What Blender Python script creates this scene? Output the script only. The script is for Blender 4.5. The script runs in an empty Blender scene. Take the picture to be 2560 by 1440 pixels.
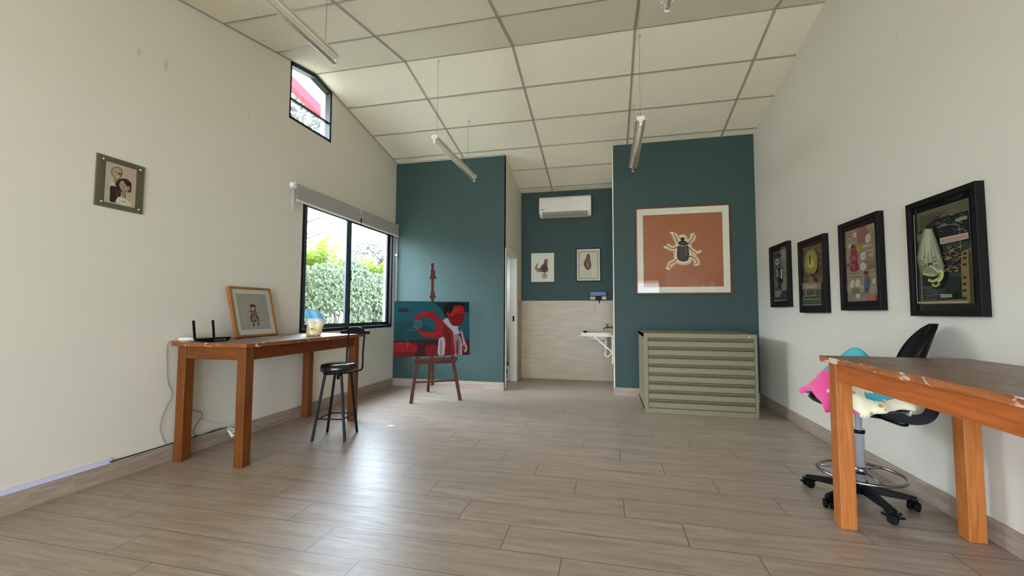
import bpy, math, random
from mathutils import Vector, Matrix
PI = math.pi
sc = bpy.context.scene
col = sc.collection

# ------------------------------------------------------------------ camera
cam_d = bpy.data.cameras.new('camera'); cam = bpy.data.objects.new('camera', cam_d); col.objects.link(cam)
YAW, PITCH, ROLL, F, CH = .22764, .05666, .00383, 1048.19, 1.14921
fwd = Vector((-math.sin(YAW)*math.cos(PITCH), math.cos(YAW)*math.cos(PITCH), math.sin(PITCH)))
rt = Vector((math.cos(YAW), math.sin(YAW), 0)); up_ = rt.cross(fwd)
r2 = rt*math.cos(ROLL) + up_*math.sin(ROLL); u2 = -rt*math.sin(ROLL) + up_*math.cos(ROLL)
cam.matrix_world = Matrix(((r2.x, u2.x, -fwd.x, 0), (r2.y, u2.y, -fwd.y, 0), (r2.z, u2.z, -fwd.z, CH), (0, 0, 0, 1)))
cam_d.sensor_width = 36; cam_d.lens = F/2560*36; cam_d.clip_start = .02; cam_d.clip_end = 200
sc.camera = cam
# ------------------------------------------------------------------ world and exposure
w = bpy.data.worlds.new('sky'); sc.world = w; w.use_nodes = True
bg = w.node_tree.nodes['Background']; bg.inputs[0].default_value = (.74, .87, 1.06, 1)
# overcast sky, brightest where the sun stands behind the cloud (left of the room)
_n = w.node_tree.nodes; _l = w.node_tree.links
tcw = _n.new('ShaderNodeTexCoord'); dt = _n.new('ShaderNodeVectorMath'); dt.operation = 'DOT_PRODUCT'; _l.new(tcw.outputs['Generated'], dt.inputs[0])
dt.inputs[1].default_value = Vector((-.87, -.10, .42)).normalized()
mr = _n.new('ShaderNodeMapRange'); _l.new(dt.outputs['Value'], mr.inputs[0]); mr.interpolation_type = 'SMOOTHSTEP'
for _i, _v in enumerate((.15, 1., 9.5, 17.)): mr.inputs[_i+1].default_value = _v
_l.new(mr.outputs[0], bg.inputs[1])
sc.view_settings.view_transform = 'Standard'; sc.view_settings.look = 'None'
sc.view_settings.exposure = 1.1; sc.view_settings.gamma = 1; sc.view_settings.use_curve_mapping = False
sc.cycles.max_bounces = 12; sc.cycles.diffuse_bounces = 7; sc.cycles.glossy_bounces = 4
sc.cycles.transparent_max_bounces = 24; sc.cycles.use_denoising = True
sc.cycles.caustics_reflective = False; sc.cycles.caustics_refractive = False
# ------------------------------------------------------------------ room numbers
XL, XR, YB, YA = -3.301, 1.883, 6.017, 7.262
XA, XB = -1.5145, .0653
YR, ZR, TB, TF = 4.087, 3.9015, math.tan(.196), math.tan(.1844)
YN = -3.2                      # wall behind the viewer
HB, ZT, TW = .116, 1.344, .15
def ceilz(y): return ZR - (y-YR)*TB if y > YR else ZR - (YR-y)*TF
def portal(loc, rot, sx, sy):
    l = bpy.data.lights.new('daylight_portal', 'AREA'); l.shape = 'RECTANGLE'; l.size = sx; l.size_y = sy
    o = bpy.data.objects.new('daylight_portal', l); col.objects.link(o); o.location = loc; o.rotation_euler = rot
    l.cycles.is_portal = True
portal(((XL+XR)/2, YN-.12, 1.1), (PI/2, 0, 0), 4.8, 2.2)
portal((XL-.1, 4.95, 1.63), (0, -PI/2, 0), 1.5, 2.0)
portal((XL-.1, 4.05, 3.5), (0, -PI/2, 0), .65, .68)

# ------------------------------------------------------------------ colour and materials
def lin(r, g, b):
    f = lambda v: (v/255/12.92) if v/255 <= .04045 else ((v/255+.055)/1.055)**2.4
    return (f(r), f(g), f(b), 1)
class NT:
    """small helper round a node tree"""
    def __init__(s, name):
        s.m = bpy.data.materials.new(name); s.m.use_nodes = True; s.t = s.m.node_tree; s.n = s.t.nodes
        s.b = s.n['Principled BSDF']; s.out = s.n['Material Output']
    def l(s, a, b): s.t.links.new(a, b)
    def put(s, v, sock):
        if isinstance(v, (int, float, tuple)): sock.default_value = v
        else: s.l(v, sock)
    def math(s, op, a, b=None, c=None):
        n = s.n.new('ShaderNodeMath'); n.operation = op; s.put(a, n.inputs[0])
        if b is not None: s.put(b, n.inputs[1])
        if c is not None: s.put(c, n.inputs[2])
        return n.outputs[0]
    def obj(s):
        n = s.n.new('ShaderNodeTexCoord'); return n.outputs['Object']
    def geo(s):
        return s.n.new('ShaderNodeNewGeometry')
    def sep(s, v):
        n = s.n.new('ShaderNodeSeparateXYZ'); s.l(v, n.inputs[0]); return n.outputs
    def comb(s, x, y, z):
        n = s.n.new('ShaderNodeCombineXYZ'); s.put(x, n.inputs[0]); s.put(y, n.inputs[1]); s.put(z, n.inputs[2]); return n.outputs[0]
    def noise(s, vec, scale, detail=3, rough=.5, dist=0.):
        n = s.n.new('ShaderNodeTexNoise'); s.l(vec, n.inputs['Vector']); n.inputs['Scale'].default_value = scale
        n.inputs['Detail'].default_value = detail; n.inputs['Roughness'].default_value = rough; n.inputs['Distortion'].default_value = dist
        return n.outputs['Fac']
    def voro(s, vec, scale, feature='F1'):
        n = s.n.new('ShaderNodeTexVoronoi'); s.l(vec, n.inputs['Vector']); n.inputs['Scale'].default_value = scale; n.feature = feature
        return n.outputs['Distance']
    def mapr(s, v, a, b, c=0., d=1.):
        n = s.n.new('ShaderNodeMapRange'); s.put(v, n.inputs[0])
        for i, q in enumerate((a, b, c, d)): n.inputs[i+1].default_value = q
        return n.outputs[0]
    def scale(s, vec, xyz):
        n = s.n.new('ShaderNodeVectorMath'); n.operation = 'MULTIPLY'; s.l(vec, n.inputs[0]); n.inputs[1].default_value = xyz; return n.outputs[0]
    def mix(s, f, a, b, mode='MIX'):
        n = s.n.new('ShaderNodeMix'); n.data_type = 'RGBA'; n.blend_type = mode
        s.put(f, n.inputs[0]); s.put(a, n.inputs[6]); s.put(b, n.inputs[7]); return n.outputs[2]
    def bump(s, h, strength=.2, dist=.01):
        n = s.n.new('ShaderNodeBump'); n.inputs['Strength'].default_value = strength; n.inputs['Distance'].default_value = dist
        s.l(h, n.inputs['Height']); s.l(n.outputs[0], s.b.inputs['Normal'])
    def base(s, v): s.put(v, s.b.inputs['Base Color'])
    def set(s, rough=.5, metal=0., spec=.5, **k):
        s.put(rough, s.b.inputs['Roughness']); s.b.inputs['Metallic'].default_value = metal
        s.b.inputs['Specular IOR Level'].default_value = spec
        return s
MC = {}
def plain(name, rgb, rough=.5, metal=0., spec=.5, var=.06, vscale=6., bump=0., bscale=200., coat=0.):
    """one-colour material with a little procedural unevenness"""
    if name in MC: return MC[name]
    t = NT(name); o = t.obj(); c = lin(*rgb)
    f = t.noise(o, vscale, 3)
    d = tuple(max(0, v*(1-var)) for v in c[:3])+(1,); e = tuple(min(1, v*(1+var)) for v in c[:3])+(1,)
    t.base(t.mix(f, d, e)); t.set(rough, metal, spec)
    if bump: t.bump(t.noise(o, bscale, 2), bump, .002)
    if coat: t.b.inputs['Coat Weight'].default_value = coat
    MC[name] = t.m; return t.m

def wall_mat(name, rgb, smudges=()):
    t = NT(name); o = t.obj(); c = lin(*rgb)
    f = t.noise(o, .9, 3); g = t.noise(o, 60, 2)
    k = t.mix(f, tuple(v*.975 for v in c[:3])+(1,), tuple(min(1, v*1.02) for v in c[:3])+(1,))
    xyz = t.sep(o)
    for (y, z, ry, rz, s) in smudges:
        a = t.math('POWER', t.math('DIVIDE', t.math('SUBTRACT', xyz[1], y), ry), 2.)
        b = t.math('POWER', t.math('DIVIDE', t.math('SUBTRACT', xyz[2], z), rz), 2.)
        m = t.mapr(t.math('ADD', a, b), 0., 1., s, 0.)
        k = t.mix(m, k, tuple(v*.5 for v in c[:3])+(1,))
    t.base(k); t.set(.62, 0, .3); t.bump(g, .12, .002)
    return t.m
M_wall = wall_mat('warm white wall paint', (215, 209, 194), smudges=((2.25, 3.02, .018, .04, .35), (2.44, 3.03, .02, .055, .45), (3.2, 2.98, .02, .03, .2)))
M_teal = wall_mat('teal wall paint', (51, 71, 67))

def plank_mat(name, along=0, wall=False, joint=2.007):
    """wood-look porcelain plank tile: rows .2355 m deep, each a quarter plank further on"""
    t = NT(name); o = t.obj(); xyz = t.sep(o)
    if not wall:
        v = t.math('DIVIDE', t.math('SUBTRACT', xyz[1], 2.268-.2355*40), .2355)
        row = t.math('FLOOR', v); fv = t.math('SUBTRACT', v, row)
        u = t.math('DIVIDE', t.math('ADD', t.math('ADD', xyz[0], .83+1.206*40), t.math('MULTIPLY', row, .3015)), 1.206)
        iu = t.math('FLOOR', u); fu = t.math('SUBTRACT', u, iu)
        ev = t.math('MULTIPLY', t.math('MINIMUM', fv, t.math('SUBTRACT', 1., fv)), .2355)
        eu = t.math('MULTIPLY', t.math('MINIMUM', fu, t.math('SUBTRACT', 1., fu)), 1.206)
        edge = t.math('MINIMUM', ev, eu)
        seed = t.math('ADD', t.math('MULTIPLY', row, 3.71), t.math('MULTIPLY', iu, 7.13))
        g = t.comb(t.math('ADD', xyz[0], t.math('MULTIPLY', seed, 1.7)), xyz[1], seed)
        sx, sy = (1.3, 16, 1), (5, 70, 1)
    else:
        a = xyz[1] if along == 1 else xyz[0]
        u = t.math('DIVIDE', t.math('ADD', a, 36-joint), 1.8)
        iu = t.math('FLOOR', u); fu = t.math('SUBTRACT', u, iu)
        edge = t.math('MULTIPLY', t.math('MINIMUM', fu, t.math('SUBTRACT', 1., fu)), 1.8)
        seed = t.math('MULTIPLY', iu, 5.3)
        g = t.comb(t.math('ADD', a, seed), xyz[2], seed)
        sx, sy = (1.6, 18, 1), (6, 80, 1)
    wn = t.n.new('ShaderNodeTexWhiteNoise'); wn.noise_dimensions = '1D'; t.l(seed, wn.inputs['W'])
    n1 = t.noise(t.scale(g, sx), 1.6, 4, .6, .8); n2 = t.noise(t.scale(g, sy), 1.3, 5, .65, .4)
    n3 = t.noise(t.scale(g, (2.2, 9, 1)), 1.1, 2, .5, 1.2)
    A, B, Cc = lin(142, 124, 108), lin(176, 158, 142), lin(108, 92, 80)
    k = t.mix(t.mapr(n1, .3, .7), A, B)
    k = t.mix(t.mapr(n2, .52, .8, 0, .55), k, Cc)
    k = t.mix(t.mapr(n3, .62, .8, 0, .4), k, lin(196, 182, 166))
    k = t.mix(t.mapr(wn.outputs[0], 0, 1, 0, .22), k, lin(150, 134, 120))
    gr = t.mapr(edge, .0016, .0028, 1., 0.)
    k = t.mix(gr, k, lin(84, 73, 62) if not wall else lin(168, 156, 142))
    t.base(k)
    t.set(t.mapr(n2, .2, .8, .31, .47) if not wall else .55, 0, .9 if not wall else .25)
    h = t.math('SUBTRACT', t.math('MULTIPLY', n2, .25), t.math('MULTIPLY', gr, 1.))
    t.bump(h, .12, .002)
    return t.m
M_floor = plank_mat('wood look plank tiles')
M_baseY = plank_mat('wood look skirting tile side', 1, True)
M_baseR = plank_mat('wood look skirting tile right', 1, True, 2.946)
M_baseX = plank_mat('wood look skirting tile end', 0, True)

def ceil_mat():
    t = NT('acoustic ceiling tile'); o = t.obj()
    v = t.voro(o, 260); n = t.noise(o, 90, 4, .7); big = t.noise(o, .8, 2)
    k = t.mix(t.mapr(n, .35, .7), lin(228, 221, 200), lin(242, 236, 216))
    k = t.mix(t.mapr(v, 0, .18, .18, 0), k, lin(160, 154, 138))
    k = t.mix(t.mapr(big, .4, .7, 0, .12), k, lin(222, 214, 182))
    t.base(k); t.set(.85, 0, .2); t.bump(n, .35, .003); return t.m
M_ceil = ceil_mat()
M_grid = plain('ceiling grid bar', (165, 158, 142), .5, 0, .4)
def tile_wall():
    t = NT('cream plank wall tile'); o = t.obj(); xyz = t.sep(o)
    v = t.math('DIVIDE', xyz[2], .2355); fv = t.math('FRACT', v)
    e = t.math('MULTIPLY', t.math('MINIMUM', fv, t.math('SUBTRACT', 1., fv)), .2355)
    g = t.noise(t.scale(o, (2, 2, 14)), 1.6, 4)
    k = t.mix(t.mapr(g, .3, .7), lin(160, 142, 112), lin(173, 156, 125))
    k = t.mix(t.mapr(e, .001, .003, .45, 0.), k, lin(176, 162, 132))
    t.base(k); t.set(.38, 0, .45); return t.m
M_tile = tile_wall()

def wood_mat(name, a, b, c, rough=.42, axis=0, chips=0., ring=1.):
    t = NT(name); o = t.obj()
    s = [14, 14, 14]; s[axis] = 1.1
    n1 = t.noise(t.scale(o, tuple(s)), 1.5*ring, 4, .6, 1.6)
    s2 = [90, 90, 90]; s2[axis] = 3
    n2 = t.noise(t.scale(o, tuple(s2)), 1.2, 3)
    k = t.mix(t.mapr(n1, .3, .72), lin(*a), lin(*b))
    k = t.mix(t.mapr(n2, .5, .8, 0, .45), k, lin(*c))
    if chips:
        s3 = [22, 22, 22]; s3[axis] = 8
        n3 = t.noise(t.scale(o, tuple(s3)), 1., 5, .7, .6)
        k = t.mix(t.mapr(n3, .70-chips*.1, .73-chips*.1, 0, .85), k, lin(224, 205, 184))
        n4 = t.noise(t.scale(o, tuple(q*.5 for q in s3)), 1.4, 5, .7, .3)
        k = t.mix(t.mapr(n4, .5, .72, 0, .5*chips), k, lin(92, 62, 46))
    t.base(k); t.set(rough+.06, 0, .28); t.bump(n2, .08, .002); return t.m
ORA = ((134, 70, 25), (160, 91, 38), (96, 44, 14))
PINE_SHADE = ((94, 48, 10), (118, 66, 18), (66, 32, 5)); PINE_LIT = ((158, 88, 36), (188, 116, 56), (120, 60, 22))  # same pine in shaded and lit tones: left table darker, right table brighter
M_w_leg = wood_mat('varnished pine leg', *PINE_SHADE, axis=2)
M_w_x = wood_mat('varnished pine rail across', *PINE_SHADE, axis=0)
M_w_leg2 = wood_mat('lit varnished pine leg', *PINE_LIT, axis=2)
M_w_x2 = wood_mat('lit varnished pine rail across', *PINE_LIT, axis=0)
M_w_y2 = wood_mat('lit varnished pine rail along', (166, 84, 32), (198, 110, 48), (122, 56, 20), axis=1, ring=1.4)
M_w_y = wood_mat('varnished pine rail along', (84, 33, 10), (106, 46, 16), (58, 20, 5), axis=1)  # left apron of the same pine, shade put into its colour
M_w_edge = wood_mat('table top edge', (120, 62, 26), (150, 88, 46), (80, 42, 20), axis=1, chips=.8)
M_w_edge2 = wood_mat('chipped table top edge', (156, 84, 38), (186, 116, 66), (104, 56, 30), axis=1, chips=1.5)
M_easel = wood_mat('dark red brown easel wood', (64, 32, 20), (92, 50, 32), (42, 20, 12), rough=.55, axis=2)
M_frwood = wood_mat('oak picture frame wood', (136, 86, 40), (164, 108, 56), (96, 56, 24), rough=.45, axis=2)
M_mahog = wood_mat('dark mahogany frame wood', (84, 40, 24), (108, 56, 36), (56, 24, 14), rough=.4, axis=2)
def top_mat():
    t = NT('worn brown grey table top'); o = t.obj()
    n1 = t.noise(t.scale(o, (10, 2.2, 10)), 1.3, 5, .65, .9); n2 = t.noise(t.scale(o, (60, 5, 1)), 1, 4, .6)
    n3 = t.noise(t.scale(o, (26, 9, 1)), 2., 6, .75, .5); n4 = t.noise(o, 2.2, 3)
    k = t.mix(t.mapr(n1, .3, .7), lin(86, 64, 52), lin(128, 104, 88))
    k = t.mix(t.mapr(n2, .46, .66, 0, .7), k, lin(164, 146, 130))
    k = t.mix(t.mapr(n3, .64, .67, 0, .8), k, lin(206, 190, 176))
    k = t.mix(t.mapr(n4, .45, .7, 0, .3), k, lin(104, 62, 40))
    t.base(k); t.set(t.mapr(n1, .2, .8, .34, .5), 0, .5); t.bump(n2, .1, .002); return t.m
M_top = top_mat()
M_black = plain('black painted metal', (7, 7, 7), .45, 0, .14)
M_vinyl = plain('black vinyl upholstery', (14, 14, 15), .22, 0, .6, bump=.05)
M_blackpl = plain('black plastic', (8, 8, 8), .5, 0, .16)
M_blackfr = plain('black lacquered frame', (9, 8, 9), .5, 0, .2)
M_blackmat = plain('black mount board', (10, 9, 9), .8, 0, .15)
M_chrome = plain('chrome', (206, 206, 208), .28, .35)
M_steel = plain('brushed steel ring', (150, 150, 152), .3, 1.)
M_alu = plain('black window aluminium', (12, 13, 14), .4, .0, .35)
M_alug = plain('charcoal window aluminium', (62, 68, 74), .35, .3, .6)
M_white = plain('white plastic', (225, 222, 212), .35, 0, .5)
M_lampw = plain('cream enamelled lamp body', (222, 214, 192), .35, 0, .5)
M_tube = plain('unlit fluorescent tube', (200, 196, 184), .15, 0, .6)
M_cab = plain('sage grey enamelled steel', (130, 123, 95), .5, 0, .25)
M_cab_shade = plain('shaded sage steel recess', (70, 66, 50), .5, 0, .4)  # chest enamel darkened to stand for shade in the drawer gaps
M_fabric = plain('grey roller blind fabric', (164, 160, 154), .8, 0, .2, bump=.2, bscale=700)
M_rail = plain('white blind rail', (222, 220, 212), .4)
M_door = plain('white painted door frame', (224, 220, 204), .45)
M_ac = plain('white air conditioner plastic', (222, 216, 204), .25, 0, .5)
M_acd = plain('grey air conditioner underside', (150, 144, 132), .4)
M_dark = plain('near black rubber', (9, 9, 9), .6, 0, .15)
M_cem = plain('white porcelain', (222, 216, 202), .2, 0, .6)
M_pipe = plain('white drain pipe', (215, 208, 194), .35)
M_brass = plain('worn brass tap', (92, 70, 44), .35, .8)
M_copper = plain('grey cable', (120, 116, 110), .5)
M_cabl = plain('white cable', (206, 202, 192), .5)
M_lav = plain('pale lavender cable cover', (202, 202, 226), .4)

def glass_mat(name, tint=(.96, .98, .97), spec=1.):
    t = NT(name); t.n.remove(t.b)
    tr = t.n.new('ShaderNodeBsdfTransparent'); tr.inputs[0].default_value = tint+(1,)
    gl = t.n.new('ShaderNodeBsdfGlossy'); gl.inputs['Roughness'].default_value = .02
    fr = t.n.new('ShaderNodeFresnel'); fr.inputs[0].default_value = 1.45
    bf = t.geo().outputs['Backfacing']
    f = t.math('MULTIPLY', t.math('MULTIPLY', fr.outputs[0], spec), t.math('SUBTRACT', 1., bf))
    mx = t.n.new('ShaderNodeMixShader'); t.l(f, mx.inputs[0]); t.l(tr.outputs[0], mx.inputs[1]); t.l(gl.outputs[0], mx.inputs[2])
    t.l(mx.outputs[0], t.out.inputs[0]); return t.m
M_glass = glass_mat('window glass'); M_pglass = glass_mat('picture glass', (.97, .97, .96), .8)

# ------------------------------------------------------------------ mesh builder
class MB:
    def __init__(s): s.v = []; s.f = []; s.mi = []; s.sm = []; s.T = Matrix.Identity(4)
    def add(s, vs, fs, mi=0, smooth=False):
        k = len(s.v); s.v += [tuple(s.T @ Vector(q)) for q in vs]
        for i, f in enumerate(fs):
            s.f.append(tuple(k+j for j in f)); s.mi.append(mi[i] if isinstance(mi, list) else mi); s.sm.append(smooth)
        return s
    def box(s, lo, hi, mi=0, M=None):
        x0, y0, z0 = lo; x1, y1, z1 = hi
        vs = [(x0, y0, z0), (x1, y0, z0), (x1, y1, z0), (x0, y1, z0), (x0, y0, z1), (x1, y0, z1), (x1, y1, z1), (x0, y1, z1)]
        if M is not None: vs = [tuple(M @ Vector(q)) for q in vs]
        return s.add(vs, [(3, 2, 1, 0), (4, 5, 6, 7), (0, 1, 5, 4), (1, 2, 6, 5), (2, 3, 7, 6), (3, 0, 4, 7)], mi)
    def hexa(s, bot, top, mi=0):
        return s.add(list(bot)+list(top), [(3, 2, 1, 0), (4, 5, 6, 7), (0, 1, 5, 4), (1, 2, 6, 5), (2, 3, 7, 6), (3, 0, 4, 7)], mi)
    def beam(s, a, b, wx, wy, ref=(0, 0, 1), mi=0):
        """square bar from a to b, wx wide and wy deep"""
        a, b = Vector(a), Vector(b); d = (b-a).normalized(); r = Vector(ref)
        x = d.cross(r); x = x.normalized() if x.length > 1e-5 else Vector((1, 0, 0)); y = x.cross(d)
        q = [(-1, -1), (1, -1), (1, 1), (-1, 1)]
        bot = [a + x*(i*wx/2) + y*(j*wy/2) for i, j in q]; top = [b + x*(i*wx/2) + y*(j*wy/2) for i, j in q]
        return s.hexa(bot, top, mi)
    def tube(s, path, r, n=12, mi=0, closed=False, caps=True):
        P = [Vector(p) for p in path]; m = len(P); rs = r if isinstance(r, (list, tuple)) else [r]*m
        vs = []; prev = None
        for i, p in enumerate(P):
            d = (P[(i+1) % m]-P[i-1]) if closed else (P[min(i+1, m-1)]-P[max(i-1, 0)])
            d.normalize()
            x = (prev - d*prev.dot(d)) if prev is not None else d.orthogonal()
            x.normalize(); prev = x.copy(); y = d.cross(x)
            for k in range(n):
                a = 2*PI*k/n; vs.append(tuple(p + (x*math.cos(a)+y*math.sin(a))*rs[i]))
        fs = []
        for i in range(m if closed else m-1):
            for k in range(n):
                a = i*n+k; b = i*n+(k+1) % n; c = ((i+1) % m)*n+(k+1) % n; e = ((i+1) % m)*n+k
                fs.append((a, b, c, e))
        s.add(vs, fs, mi, True)
        if caps and not closed:
            s.add(vs[:n], [tuple(range(n))[::-1]], mi); s.add(vs[-n:], [tuple(range(n))], mi)
        return s
    def lathe(s, prof, c=(0, 0, 0), n=32, mi=0, smooth=True):
        vs = []
        for (r, z) in prof:
            for k in range(n):
                a = 2*PI*k/n; vs.append((c[0]+r*math.cos(a), c[1]+r*math.sin(a), c[2]+z))
        fs = [(i*n+k, i*n+(k+1) % n, (i+1)*n+(k+1) % n, (i+1)*n+k) for i in range(len(prof)-1) for k in range(n)]
        s.add(vs, fs, mi, smooth)
        if prof[0][0] > 1e-6: s.add(vs[:n], [tuple(range(n))[::-1]], mi)
        if prof[-1][0] > 1e-6: s.add(vs[-n:], [tuple(range(n))], mi)
        return s
    def prism(s, poly, axis, a, b, mi=0, smooth=False):
        """polygon in the two other axes, extruded along axis from a to b"""
        def P(q, h):
            l = list(q); l.insert(axis, h); return tuple(l)
        n = len(poly); vs = [P(q, a) for q in poly]+[P(q, b) for q in poly]
        s.add(vs, [tuple(range(n)), tuple(range(2*n-1, n-1, -1))], mi)
        s.add(vs, [(i, i+n, (i+1) % n+n, (i+1) % n) for i in range(n)], mi, smooth); return s
    def build(s, name, mats, parent=None, bevel=0., seg=2):
        me = bpy.data.meshes.new(name); me.from_pydata(s.v, [], s.f); me.validate(verbose=False)
        for m in (mats if isinstance(mats, (list, tuple)) else [mats]): me.materials.append(m)
        if len(me.polygons) == len(s.mi):
            for p, i, q in zip(me.polygons, s.mi, s.sm): p.material_index = i; p.use_smooth = q
        import bmesh
        bm = bmesh.new(); bm.from_mesh(me); bmesh.ops.remove_doubles(bm, verts=bm.verts, dist=1e-6)
        bmesh.ops.recalc_face_normals(bm, faces=bm.faces); bm.to_mesh(me); bm.free()
        o = bpy.data.objects.new(name, me); col.objects.link(o)
        if parent is not None: o.parent = parent
        if bevel:
            m = o.modifiers.new('bevel', 'BEVEL'); m.width = bevel; m.segments = seg; m.limit_method = 'ANGLE'; m.angle_limit = .6
            m.harden_normals = False
        return o
def thing(name, label, cat, loc=(0, 0, 0), rz=0., group=None, rot=None):
    o = bpy.data.objects.new(name, None); col.objects.link(o); o.empty_display_size = .05
    o.location = loc; o.rotation_euler = rot or (0, 0, rz); tag(o, label, cat, group); return o
def tag(o, label=None, cat=None, group=None, kind=None):
    if label: o['label'] = label
    if cat: o['category'] = cat
    if group: o['group'] = group
    if kind: o['kind'] = kind
    return o
def struct(o, label=None): o['kind'] = 'structure'; return o
def box_obj(name, lo, hi, m, parent=None, bevel=0.):
    return MB().box(lo, hi).build(name, m, parent, bevel)
def spline(pts, n=8, closed=False):
    """Catmull-Rom through the points"""
    P = [Vector(p) for p in pts]; m = len(P); out = []
    rng = range(m) if closed else range(m-1)
    for i in rng:
        g = (lambda k: P[k % m]) if closed else (lambda k: P[min(max(k, 0), m-1)])
        a, b, c, d = g(i-1), g(i), g(i+1), g(i+2)
        for k in range(n):
            t = k/n; out.append(.5*((2*b)+(c-a)*t+(2*a-5*b+4*c-d)*t*t+(3*b-a-3*c+d)*t**3))
    if not closed: out.append(P[-1])
    return out

# ------------------------------------------------------------------ SETTING
struct(box_obj('floor', (XL-.02, YN-.1, -.12), (XR+.1, YA+.35, 0), M_floor))
# left wall with its two window openings (x outward)
WB, WT, WY0, WY1 = .905, 2.42, 3.955, 5.945        # lower window opening
HY0, HY1, HZ = 3.703, 4.388, 3.205                  # high window opening
m = MB()
def yz(poly): m.prism(poly, 0, XL-TW, XL)
top = lambda y: ceilz(y)+.06
yz([(YN-.1, -.1), (HY0, -.1), (HY0, top(HY0)), (YN-.1, top(YN-.1))])
yz([(HY0, -.1), (WY0, -.1), (WY0, HZ), (HY0, HZ)])
yz([(WY0, -.1), (HY1, -.1), (HY1, WB), (WY0, WB)]); yz([(WY0, WT), (HY1, WT), (HY1, HZ), (WY0, HZ)])
yz([(HY1, -.1), (WY1, -.1), (WY1, WB), (HY1, WB)]); yz([(HY1, WT), (WY1, WT), (WY1, top(WY1)), (HY1, top(HY1))])
yz([(WY1, -.1), (YB+.1, -.1), (YB+.1, top(YB+.1)), (WY1, top(WY1))])
struct(m.build('wall_left', M_wall))
m = MB(); m.prism([(YN-.1, -.1), (YA+.3, -.1), (YA+.3, top(YA+.3)), (YR, top(YR)), (YN-.1, top(YN-.1))], 0, XR, XR+.15)
struct(m.build('wall_right', M_wall))
# teal back walls
struct(MB().prism([(XL-.02, -.1), (XA, -.1), (XA, ceilz(YB)+.05), (XL-.02, ceilz(YB)+.05)], 1, YB, YB+.08).build('wall_back_left', M_teal))
m = MB().prism([(XB, -.1), (XR+.02, -.1), (XR+.02, ceilz(YB)+.05), (XB, ceilz(YB)+.05)], 1, YB, YB+.08)
struct(m.build('wall_back_right', M_teal))
# alcove
DY0, DY1, DZ = 6.13, 6.86, 2.06
m = MB(); t_ = .1
for (a, b, c, d) in ((YB+.0005, DY0, 0, None), (DY0, DY1, DZ, None), (DY1, YA, 0, None)):
    m.prism([(a, c), (b, c), (b, ceilz(b)+.05), (a, ceilz(a)+.05)], 0, XA-t_, XA)
struct(m.build('wall_alcove_left', M_wall))
struct(MB().prism([(YB+.0005, 0), (YA, 0), (YA, ceilz(YA)+.05), (YB+.0005, ceilz(YB)+.05)], 0, XB, XB+.1).build('wall_alcove_right', M_wall))
struct(box_obj('wall_alcove_back', (XA-.1, YA, 0), (XB+.1, YA+.1, ceilz(YA)+.05), M_teal))
t1 = MB().box((XA, YA-.012, 0), (XB, YA+.001, ZT)).build('trim_1', M_tile); struct(t1)
t2 = MB().box((XA-.001, DY1+.05, 0), (XA+.010, YA-.013, ZT)).build('trim_2', M_tile); struct(t2)
t2 = MB().box((XB-.010, YB+.01, 0), (XB+.001, YA-.013, ZT)).build('trim_3', M_tile); struct(t2)
# room behind the alcove door
m = MB(); m.box((-2.9, DY0-.05, 0), (-2.8, 7.7, 1.9)); m.box((-2.9, DY0-.05, 2.35), (-2.8, 7.7, 2.9)); m.box((-2.9, 7.6, 0), (XA-t_, 7.7, 2.9)); m.box((-2.9, YB+.08, 2.8), (XA-t_, 7.7, 2.9))  # high slot in the outer wall added to let sky light in
m.box((-2.9, YB+.081, -.1), (XA-t_, 7.7, -.001)); m.box((XA-t_, YA+.101, 0), (XA-.001, 7.7, 2.9))
struct(m.build('wall_store_room', M_wall))
d = MB(); jw = .022
d.box((XA-t_-.01, DY1-jw, 0), (XA+.012, DY1, DZ)); d.box((XA-t_-.01, DY0, 0), (XA+.012, DY0+jw, DZ)); d.box((XA-t_-.01, DY0, DZ-jw), (XA+.012, DY1, DZ))
d.box((XA, DY1, 0), (XA+.014, DY1+.055, DZ+.055)); d.box((XA, DY0-.055, 0), (XA+.014, DY0, DZ+.055)); d.box((XA, DY0, DZ), (XA+.014, DY1, DZ+.055))
dr = struct(d.build('door_1', M_door, None, .003))
box_obj('strike_plate', (XA-.055, DY1-jw-.003, .99), (XA-.028, DY1-jw+.001, 1.08), M_dark, dr)
# wall behind the viewer, almost all glazing
m = MB(); ox0, ox1, oz = -3.15, 1.74, 2.3
m.box((XL, YN-.15, -.1), (ox0, YN, 2.55)); m.box((ox1, YN-.15, -.1), (XR, YN, 2.55)); m.box((ox0, YN-.15, oz), (ox1, YN, 2.55))
struct(m.build('wall_front', M_wall))
m = MB()
for x in (ox0, ox0+1.2, ox0+2.42, ox0+3.63, ox1-.05): m.box((x, YN-.1, 0), (x+.05, YN-.05, oz))
m.box((ox0, YN-.1, oz-.05), (ox1, YN-.05, oz)); m.box((ox0, YN-.1, 0), (ox1, YN-.05, .05))
struct(m.build('window_3', M_alu))
struct(box_obj('unseen_sky_blocker', (-5, -6.2, 2.34), (4, YN-.16, 2.44), M_wall))  # unseen slab added outside the glazing to block high sky light
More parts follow.
